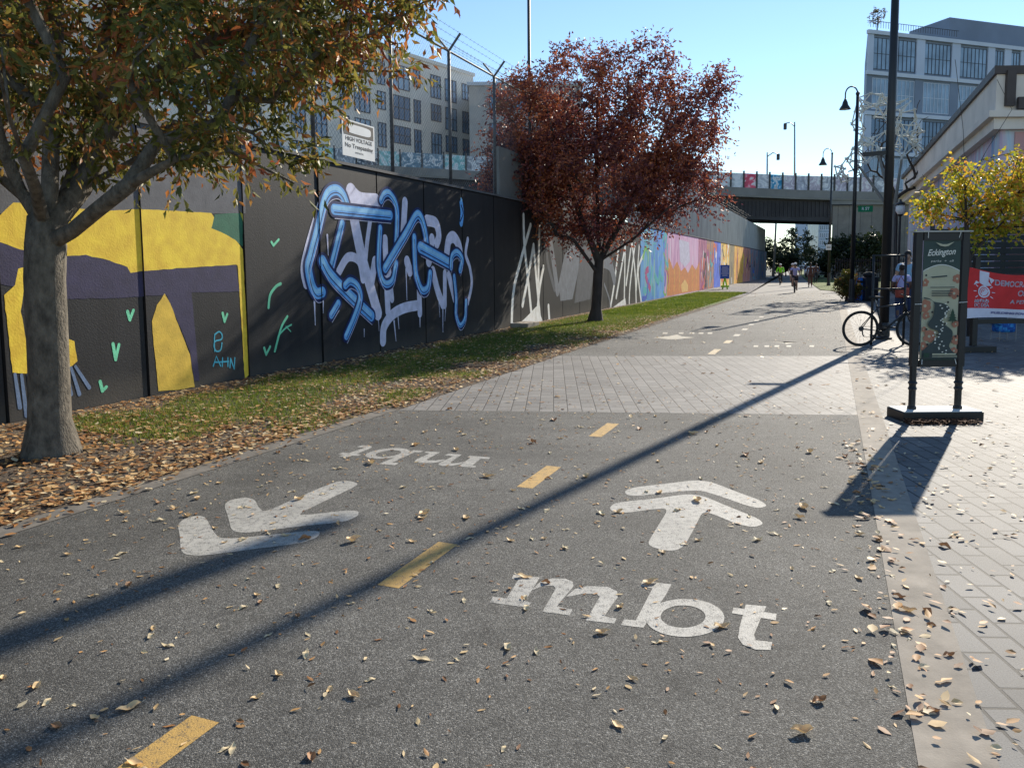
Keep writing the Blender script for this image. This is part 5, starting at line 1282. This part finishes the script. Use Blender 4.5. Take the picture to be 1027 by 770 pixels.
# blue bag on a metal stand
cbp = gp(1006, 341); bg_ = thing('blue_bag', 'bright blue patterned bag hung in a small metal frame under the banner', 'bag', (cbp.x, cbp.y, 0))
M['blue_bag'] = mural_mat('blue_bag', [(.3, lin(10, 50, 120)), (.5, lin(20, 100, 190)), (.65, lin(60, 160, 220))], (1, 1, 1), 9)
MB().box((cbp.x, cbp.y, .30), (.36, .28, .26)).build('body', M['blue_bag'], bg_, bevel=.05, smooth=True)
MB().tube([(cbp.x - .18, cbp.y - .16, .38), (cbp.x - .18, cbp.y + .16, .38)], .055, 10).build('roll', M['blue_bag'], bg_, smooth=True)
for sx in (-1, 1):
    for sy in (-1, 1): MB().tube([(cbp.x + sx * .17, cbp.y + sy * .15, 0), (cbp.x + sx * .17, cbp.y + sy * .15, .5 if sx > 0 else .2)], .009, 6).build('leg', M['galv'], bg_)

# ladder-like metal frame beside the pole
xa, xb = gp(878, 347).x, gp(912, 347).x; yy = gp(878, 346).y
lf = thing('metal_rack', 'open black tube frame with two bars standing behind the parked bicycle', 'rack', (xa, yy, 0))
for xx in (xa, xb): MB().tube([(xx, yy, 0), (xx, yy, 1.8)], .024, 10).build('post', M['black_metal'], lf, smooth=True)
for zz_ in (1.78, 1.12): MB().tube([(xa, yy, zz_), (xb, yy, zz_)], .02, 10).build('crossbar', M['black_metal'], lf, smooth=True)

# bins
def bin_(label, x0, x1, y0, y1, Y, mat, lid):
    a, b = dp(x0, 266, Y), dp(x1, 266, Y); h = dp(x0, y0, Y).z; cx = (a.x + b.x) / 2; wd = b.x - a.x; t = thing('litter_bin', label, 'bin', (cx, Y, 0))
    MB().box((cx, Y, h * .46), (wd, wd, h * .9)).build('body', mat, t, bevel=.03)
    MB().box((cx, Y, h * .93), (wd * 1.04, wd * 1.04, h * .07)).build('lid', lid, t, bevel=.02)
    MB().box((cx, Y - wd / 2 - .004, h * .8), (wd * .7, .01, h * .1)).build('opening', M['ink'], t)
    return t
bin_('bright blue square recycling bin beside the shrub', 857, 865.5, 278, 301, 35.5, flat(40, 128, 228), flat(44, 134, 232))
bin_('black square litter bin right of the blue bin', 866, 879, 277, 301, 35.3, M['black_metal'], M['black_metal'])
bb = dp(872, 275, 35.2); tag(MB().ball((bb.x, 35.2, bb.z - .03), (.3, .26, .14), 12).build('rubbish_bag', M['rubber'], smooth=True), 'dark rubbish bag bulging out of the top of the black bin', 'bag')

# ------------------------------------------------------------------ bicycles
def bicycle(name, label, group=None):
    t = thing(name, label, 'bicycle', (0, 0, 0), group); Rr = .335
    for cx in (0, 1.03):
        wv = bpy.data.objects.new('wheel', None); COL.objects.link(wv); wv.parent = t; wv.location = (cx, 0, Rr + .015)
        MB().ring((cx, 0, Rr + .015), Rr, .02, n=36, k=8).build('tyre', M['rubber'], wv, smooth=True)
        mb = MB().ring((cx, 0, Rr + .015), Rr - .028, .009, n=36, k=6); mb.tube([(cx, -.04, Rr + .015), (cx, .04, Rr + .015)], .02, 8)
        for k in range(20):
            a = 2 * math.pi * k / 20; mb.tube([(cx, (.02 if k % 2 else -.02), Rr + .015), (cx + (Rr - .03) * math.cos(a), 0, Rr + .015 + (Rr - .03) * math.sin(a))], .0016, 3)
        mb.build('rim', M['dark_metal'], wv)
    bb = Vector((.43, 0, .29)); se = Vector((.29, 0, .80)); hd0 = Vector((.86, 0, .68)); hd1 = Vector((.83, 0, .84)); rx = Vector((0, 0, .35)); fx = Vector((1.03, 0, .35))
    mb = MB()
    for a, b, r in ((bb, se, .017), (bb, hd0, .021), (se * .93 + bb * .07, hd1, .017), (hd0, hd1 + Vector((-.005, 0, .03)), .022)): mb.tube([a, b], r, 8)
    for s_ in (-.05, .05): mb.tube([bb, rx + Vector((0, s_, 0))], .010, 6).tube([se * .9 + bb * .1, rx + Vector((0, s_, 0))], .009, 6)
    mb.build('frame', M['black_metal'], t, smooth=True)
    mb = MB()
    for s_ in (-.055, .055): mb.tube([hd0 + Vector((.01, s_ * .6, -.02)), fx + Vector((0, s_, 0))], .012, 6)
    mb.build('fork', M['black_metal'], t, smooth=True)
    mb = MB().tube([hd1, hd1 + Vector((-.01, 0, .10)), hd1 + Vector((.07, 0, .13))], .015, 8)
    mb.tube([hd1 + Vector((.03, -.30, .16)), hd1 + Vector((.07, -.12, .13)), hd1 + Vector((.07, .12, .13)), hd1 + Vector((.03, .30, .16))], .013, 8); mb.build('handlebar', M['black_metal'], t, smooth=True)
    MB().tube([se, se + Vector((-.035, 0, .14))], .013, 8).build('seat_post', M['galv'], t, smooth=True)
    MB().ball((.25, 0, .965), (.135, .065, .03), 12).ball((.34, 0, .965), (.08, .03, .025), 10).build('saddle', M['rubber'], t, smooth=True)
    mb = MB(); mb.ring((.43, -.05, .29), .085, .006, n=20, k=6)
    for s_, a in ((-1, .6), (1, .6 + math.pi)): mb.tube([(.43, s_ * .06, .29), (.43 + .17 * math.cos(a), s_ * .075, .29 + .17 * math.sin(a))], .011, 6)
    mb.tube([(.43, -.06, .29), (.43, .06, .29)], .02, 8); mb.build('crank', M['dark_metal'], t)
    for s_, a in ((-1, .6), (1, .6 + math.pi)): MB().box((.43 + .17 * math.cos(a), s_ * .12, .29 + .17 * math.sin(a)), (.09, .08, .022)).build('pedal', M['rubber'], t)
    mb = MB(); mb.lathe((0, 0, 0), [(.05, -.01), (.05, .01)], 14)
    mb.v = [(x, y_ if False else -.045 + z, .35 + y_) for x, y_, z in mb.v]; mb.tube([(.02, -.05, .33), (.03, -.05, .24), (.06, -.05, .20)], .012, 6)
    mb.tube([(0, -.05, .40), (.43, -.05, .375)], .004, 4).tube([(.06, -.05, .19), (.43, -.05, .205)], .004, 4); mb.build('drivetrain', M['dark_metal'], t)
    return t
pbk = bicycle('bicycle', 'black bicycle parked across the paving against the tall pole')
rw = gp(862, 347); pbk.location = (rw.x, rw.y, 0.0); pbk.rotation_euler = (R(3), 0, R(-4))

# ------------------------------------------------------------------ people
def skin_mesh(name, J, edges, mat, parent, sub=2):
    names = list(J); me = bpy.data.meshes.new(name); me.from_pydata([J[n_][0] for n_ in names], [(names.index(a), names.index(b)) for a, b in edges], [])
    o = bpy.data.objects.new(name, me); COL.objects.link(o)
    m = o.modifiers.new('s', 'SKIN'); m.use_smooth_shade = True; m.branch_smoothing = .3
    for i, n_ in enumerate(names):
        r = J[n_][1]; r = r if hasattr(r, '__len__') else (r, r); me.skin_vertices[0].data[i].radius = r; me.skin_vertices[0].data[i].use_root = (i == 0)
    o.modifiers.new('u', 'SUBSURF').levels = sub
    bpy.context.view_layer.update(); ev = o.evaluated_get(bpy.context.evaluated_depsgraph_get()); m2 = bpy.data.meshes.new_from_object(ev)
    bpy.data.objects.remove(o); bpy.data.meshes.remove(me); m2.materials.clear(); m2.materials.append(mat); m2.name = name
    for p_ in m2.polygons: p_.use_smooth = True
    ob = bpy.data.objects.new(name, m2); COL.objects.link(ob); ob.parent = parent; return ob

def human(label, top, legs, shoes, pose='stand', hair=None, helmet=None, sleeves='short', shorts=False, group=None, skin=None, lean=.0, seed=0, cap=None, H=1.75):
    "faces +X, feet on z = 0"
    t = thing('person', label, 'person', (0, 0, 0), group); k = H / 1.75; skin = skin or M['skin']
    v = lambda x, y, z: Vector((x, y, z)) * k
    if pose == 'ride':
        pel = v(.26, 0, .98); chest = v(.46, 0, 1.30); neck = v(.55, 0, 1.50); head = v(.61, 0, 1.62)
        hips = {s: v(.27, s * .09, .95) for s in (-1, 1)}; knees = {-1: v(.60, -.10, .78), 1: v(.50, .10, .56)}; ank = {-1: v(.53, -.11, .43), 1: v(.30, .11, .21)}; toe = {-1: v(.68, -.12, .40), 1: v(.45, .12, .17)}
        sh = {s: v(.50, s * .18, 1.44) for s in (-1, 1)}; elb = {s: v(.66, s * .27, 1.22) for s in (-1, 1)}; wri = {s: v(.84, s * .27, 1.03) for s in (-1, 1)}; hnd = {s: v(.92, s * .26, 1.01) for s in (-1, 1)}
    else:
        st = {'stand': .04, 'walk': .22, 'run': .30}[pose]; L_ = lean
        pel = v(0, 0, .95); chest = v(.03 + L_, 0, 1.28); neck = v(.03 + L_ * 1.4, 0, 1.49); head = v(.06 + L_ * 1.7, 0, 1.63)
        hips = {s: v(0, s * .09, .92) for s in (-1, 1)}
        knees = {-1: v(.06 + st * .6, -.09, .50), 1: v(.04 - st * .2, .09, .49)}
        if pose == 'run': ank = {-1: v(st * .8, -.09, .12), 1: v(-st * 1.3, .09, .36)}; toe = {-1: v(st * .8 + .17, -.1, .04), 1: v(-st * 1.3 + .08, .1, .22)}
        else: ank = {-1: v(st, -.09, .09), 1: v(-st, .09, .10)}; toe = {-1: v(st + .17, -.11, .035), 1: v(-st + .17, .11, .035)}
        sh = {s: v(.02 + L_ * 1.25, s * .18, 1.42) for s in (-1, 1)}
        if pose == 'run': elb = {-1: v(-.16, -.24, 1.18), 1: v(.12, .24, 1.16)}; wri = {-1: v(.04, -.22, 1.04), 1: v(.33, .18, 1.18)}
        elif pose == 'stand': elb = {-1: v(.02 + L_, -.25, 1.15), 1: v(.06 + L_, .25, 1.15)}; wri = {-1: v(.18 + L_, -.20, .98), 1: v(.20 + L_, .18, 1.00)}
        else: elb = {s: v(-s * st * .3, s * .24, 1.14) for s in (-1, 1)}; wri = {s: v(-s * st * .7 + .08, s * .23, .91) for s in (-1, 1)}
        hnd = {s: wri[s] + (wri[s] - elb[s]).normalized() * .09 * k for s in (-1, 1)}
    up = (head - neck).normalized(); fw = Vector((1, 0, 0)); fw = (fw - up * fw.dot(up)).normalized(); r = lambda a: a * k
    J = {'pel': (pel, (r(.12), r(.10))), 'chest': (chest, (r(.145), r(.105))), 'upch': (neck * .7 + chest * .3 - up * .03, (r(.11), r(.08))), 'neck': (neck, r(.055)), 'jaw': (head - up * .05 * k + fw * .02, r(.068)), 'head': (head + up * .03 * k, (r(.076), r(.088))), 'crown': (head + up * .10 * k - fw * .005, r(.06)), 'nose': (head + fw * .115 * k - up * .005, r(.013))}
    E = [('pel', 'chest'), ('chest', 'upch'), ('upch', 'neck'), ('neck', 'jaw'), ('jaw', 'head'), ('head', 'crown'), ('head', 'nose')]
    for s in (-1, 1):
        c = 'RL'[s > 0]
        J.update({'sh' + c: (sh[s], r(.06)), 'el' + c: (elb[s], r(.043)), 'wr' + c: (wri[s], r(.03)), 'hd' + c: (hnd[s], r(.034)), 'hip' + c: (hips[s], r(.095)), 'kn' + c: (knees[s], r(.06)), 'ca' + c: (knees[s] * .65 + ank[s] * .35 - fw * .02, r(.057)), 'an' + c: (ank[s], r(.038)), 'to' + c: (toe[s], r(.036))})
        E += [('upch', 'sh' + c), ('sh' + c, 'el' + c), ('el' + c, 'wr' + c), ('wr' + c, 'hd' + c), ('pel', 'hip' + c), ('hip' + c, 'kn' + c), ('kn' + c, 'ca' + c), ('ca' + c, 'an' + c), ('an' + c, 'to' + c)]
        side = Vector((0, s, 0)); dirh = (hnd[s] - wri[s]).normalized()
        for q in range(4):
            b_ = hnd[s] + side.cross(dirh).normalized() * (q - 1.5) * .017 * k; tip_ = b_ + dirh * (.06 - .006 * abs(q - 1.3)) * k - side * .015
            J['f%s%d' % (c, q)] = (tip_, r(.009)); E.append(('hd' + c, 'f%s%d' % (c, q)))
        J['th' + c] = (hnd[s] - dirh * .01 - side * .05 * k, r(.011)); E.append(('hd' + c, 'th' + c))
    skin_mesh('body', J, E, skin, t, 1)
    g_ = 1.13
    T = {'pel': (pel + Vector((0, 0, .0)), (r(.135), r(.115))), 'mid': ((pel + chest) / 2, (r(.135), r(.11))), 'chest': (chest, (r(.16), r(.12))), 'upch': (neck * .66 + chest * .34 - up * .03, (r(.125), r(.09))), 'nk': (neck - up * .03 * k, r(.07))}
    TE = [('pel', 'mid'), ('mid', 'chest'), ('chest', 'upch'), ('upch', 'nk')]
    for s in (-1, 1):
        c = 'RL'[s > 0]; T['sh' + c] = (sh[s], r(.073)); TE.append(('upch', 'sh' + c))
        if sleeves == 'short': T['el' + c] = (sh[s] * .35 + elb[s] * .65, r(.062)); TE.append(('sh' + c, 'el' + c))
        else: T['el' + c] = (elb[s], r(.058)); T['wr' + c] = (wri[s], r(.043)); TE += [('sh' + c, 'el' + c), ('el' + c, 'wr' + c)]
    skin_mesh('shirt', T, TE, top, t)
    G = {'pel': (pel, (r(.128), r(.112)))}; GE = []
    for s in (-1, 1):
        c = 'RL'[s > 0]; G['hip' + c] = (hips[s] - Vector((0, 0, .02)), r(.105)); GE.append(('pel', 'hip' + c))
        if shorts: G['kn' + c] = (hips[s] * .25 + knees[s] * .75, r(.085)); GE.append(('hip' + c, 'kn' + c))
        else: G['kn' + c] = (knees[s], r(.073)); G['an' + c] = (knees[s] * .1 + ank[s] * .9, r(.056)); GE += [('hip' + c, 'kn' + c), ('kn' + c, 'an' + c)]
    skin_mesh('shorts' if shorts else 'trousers', G, GE, legs, t)
    for s in (-1, 1):
        d_ = (toe[s] - ank[s])
        skin_mesh('shoe', {'a': (ank[s] + Vector((-.02, 0, -.03)) * k, r(.047)), 'b': (ank[s] + d_ * .55 - Vector((0, 0, .012)), r(.046)), 'c': (toe[s], r(.038))}, [('a', 'b'), ('b', 'c')], shoes, t, 1)
    hc = head + up * .045 * k
    for s in (-1, 1):
        MB().ball(head + fw * .082 * k + up * .02 * k + Vector((0, s * .033 * k, 0)), r(.010), 6).build('eye', M['ink'], t)
        MB().ball(head + Vector((0, s * .080 * k, 0)), (r(.022), r(.012), r(.03)), 8).build('ear', skin, t, smooth=True)
    MB().ball(head + fw * .083 * k - up * .045 * k, (r(.012), r(.025), r(.006)), 8).build('mouth', flat(130, 70, 62), t)
    if hair: MB().ball(hc - fw * .022 * k + up * .012 * k, (r(.094), r(.086), r(.095)), 14).build('hair', hair, t, smooth=True)
    if helmet: MB().ball(hc + up * .04 * k, (r(.128), r(.104), r(.082)), 14).build('helmet', helmet, t, smooth=True); MB().ball(hc + up * .012 * k + fw * .06, (r(.085), r(.09), r(.02)), 10).build('helmet_brim', M['rubber'], t, smooth=True)
    return t
LAVS = flat(176, 176, 224); NEON = flat(140, 226, 40); DARKC = flat(30, 32, 42); NAVYC = flat(44, 58, 92); BROWN = flat(92, 54, 44); GREYW = flat(186, 190, 200); BLUEL = flat(140, 180, 210); WHT = flat(222, 222, 220); REDB = flat(150, 66, 52); SKD = surf('skin_dark', (.12, .065, .045, 1), .55, .1, 10, 0)
TOW = math.atan2(-DY, -DX)                       # facing back along the trail
def put(o, x, y, rz): p = gp(x, y); o.location = (p.x, p.y, 0); o.rotation_euler = (0, 0, rz); return o
def rider(bike, person, x, y, rz=TOW):
    p = gp(x, y); c, s_ = math.cos(rz), math.sin(rz)
    for o in (bike, person): o.location = (p.x - 1.03 * c, p.y - 1.03 * s_, 0); o.rotation_euler = (0, 0, rz)
blab = ['bicycle ridden by the cyclist in the lavender shirt', 'bicycle ridden by the cyclist in the neon yellow jacket', 'bicycle ridden by the dark clad cyclist behind the lavender shirt']
bikes = []
for lb_ in blab:
    c = copy_tree(pbk); c['label'] = lb_; c.location = (0, 0, 0); c.rotation_euler = (0, 0, 0); c['group'] = 'bicycles ridden along the trail'; bikes.append(c)
rider(bikes[0], human('cyclist in a lavender shirt with white helmet riding towards the camera', LAVS, DARKC, DARKC, 'ride', M['hair'], WHT, 'short', True), 796.5, 294)
rider(bikes[1], human('cyclist in a neon yellow jacket on the left of the trail', NEON, DARKC, DARKC, 'ride', M['hair'], WHT, 'long'), 782, 286)
rider(bikes[2], human('dark clad cyclist with white helmet just behind the lavender shirted cyclist', DARKC, DARKC, DARKC, 'ride', M['hair'], WHT, 'short', True), 794, 287)
put(human('runner in a brown top on the right side of the trail', BROWN, flat(96, 60, 50), DARKC, 'walk', M['hair'], skin=SKD, lean=.04), 812.5, 288, TOW)
put(human('dark dressed walker just behind the runner in brown', flat(70, 44, 44), DARKC, DARKC, 'walk', M['hair'], skin=SKD), 818, 284, TOW)
put(human('distant walker in grey on the trail between cyclists and runner', flat(90, 84, 96), DARKC, DARKC, 'walk', M['hair']), 803, 276.5, TOW)
put(human('distant walker in dark red on the trail left of the runner', flat(90, 52, 56), DARKC, DARKC, 'walk', M['hair']), 807.5, 276.2, TOW)
put(human('person in a pale grey jacket standing on the lawn behind the far lamp post', GREYW, DARKC, DARKC, 'stand', M['hair'], sleeves='long'), 836, 281, R(200))
put(human('person in dark clothes at the edge of the lawn near the shrub', flat(52, 54, 66), DARKC, DARKC, 'walk', M['hair'], sleeves='long', skin=SKD), 847, 280, R(250))
put(human('man in a light blue shirt standing behind the person with black hair', BLUEL, NAVYC, DARKC, 'stand', M['hair'], H=1.96, sleeves='short'), 908, 322, R(245))
pw = put(human('person with black hair in a lavender top and blue jeans, seen from behind', LAVS, NAVYC, WHT, 'stand', M['hair'], H=1.58, sleeves='short', skin=SKD), 903, 325, R(70))
pz = gp(903, 325)
bgx = thing('shoulder_bag', 'red brown bag carried at the hip of the person with black hair', 'bag', (pz.x - .12, pz.y - .22, .85))
MB().box((pz.x - .1, pz.y - .24, .86), (.34, .14, .28)).build('body', REDB, bgx, bevel=.05, smooth=True)
MB().tube([(pz.x - .28, pz.y - .22, 1.0), (pz.x - .1, pz.y - .14, 1.30), (pz.x + .08, pz.y - .16, 1.0)], .012, 6).build('strap', REDB, bgx, smooth=True)

# parked white car beyond the lawn
cY = 104; cc = dp(825, 273, cY); car = thing('car', 'white car parked far beyond the lawn beside the lamp post', 'car', (cc.x, cY, 0))
M['car_white'] = flat(214, 218, 222, .3)
prof = [(-.9, .3), (-.92, .85), (-.86, .98), (-.70, 1.5), (.70, 1.5), (.86, .98), (.92, .85), (.9, .3)]
mb = MB(); n_ = len(prof)
secs = [(0, .72), (.35, .95), (1.2, 1.0), (1.9, 1.0), (3.4, 1.0), (4.1, .98), (4.4, .9)]; tops = [.80, .95, 1.0, 1.5, 1.5, 1.05, .95]
vs = []
for (y_, f_), tp_ in zip(secs, tops):
    for x_, z_ in prof: vs.append((cc.x + x_ * f_, cY + y_, .3 + (min(z_, tp_) - .3)))
mb.add(vs, [(i * n_ + j, i * n_ + (j + 1) % n_, (i + 1) * n_ + (j + 1) % n_, (i + 1) * n_ + j) for i in range(len(secs) - 1) for j in range(n_)] + [tuple(range(n_)), tuple(range(len(vs) - n_, len(vs)))])
mb.build('body', M['car_white'], car, smooth=False)
MB().add([(cc.x - .72, cY + 1.2, 1.04), (cc.x + .72, cY + 1.2, 1.04), (cc.x + .62, cY + 1.82, 1.45), (cc.x - .62, cY + 1.82, 1.45)], [(0, 1, 2, 3)]).build('windscreen', M['glass'], car)
for sx in (-1, 1):
    for sy in (.85, 3.5): MB().tube([(cc.x + sx * .72, cY + sy, .32), (cc.x + sx * .91, cY + sy, .32)], .32, 16).build('wheel', M['rubber'], car)
    MB().box((cc.x + sx * .55, cY - .01, .68), (.3, .06, .14)).build('headlight', M['white'], car)
MB().box((cc.x, cY - .02, .5), (.8, .05, .16)).build('grille', M['ink'], car)
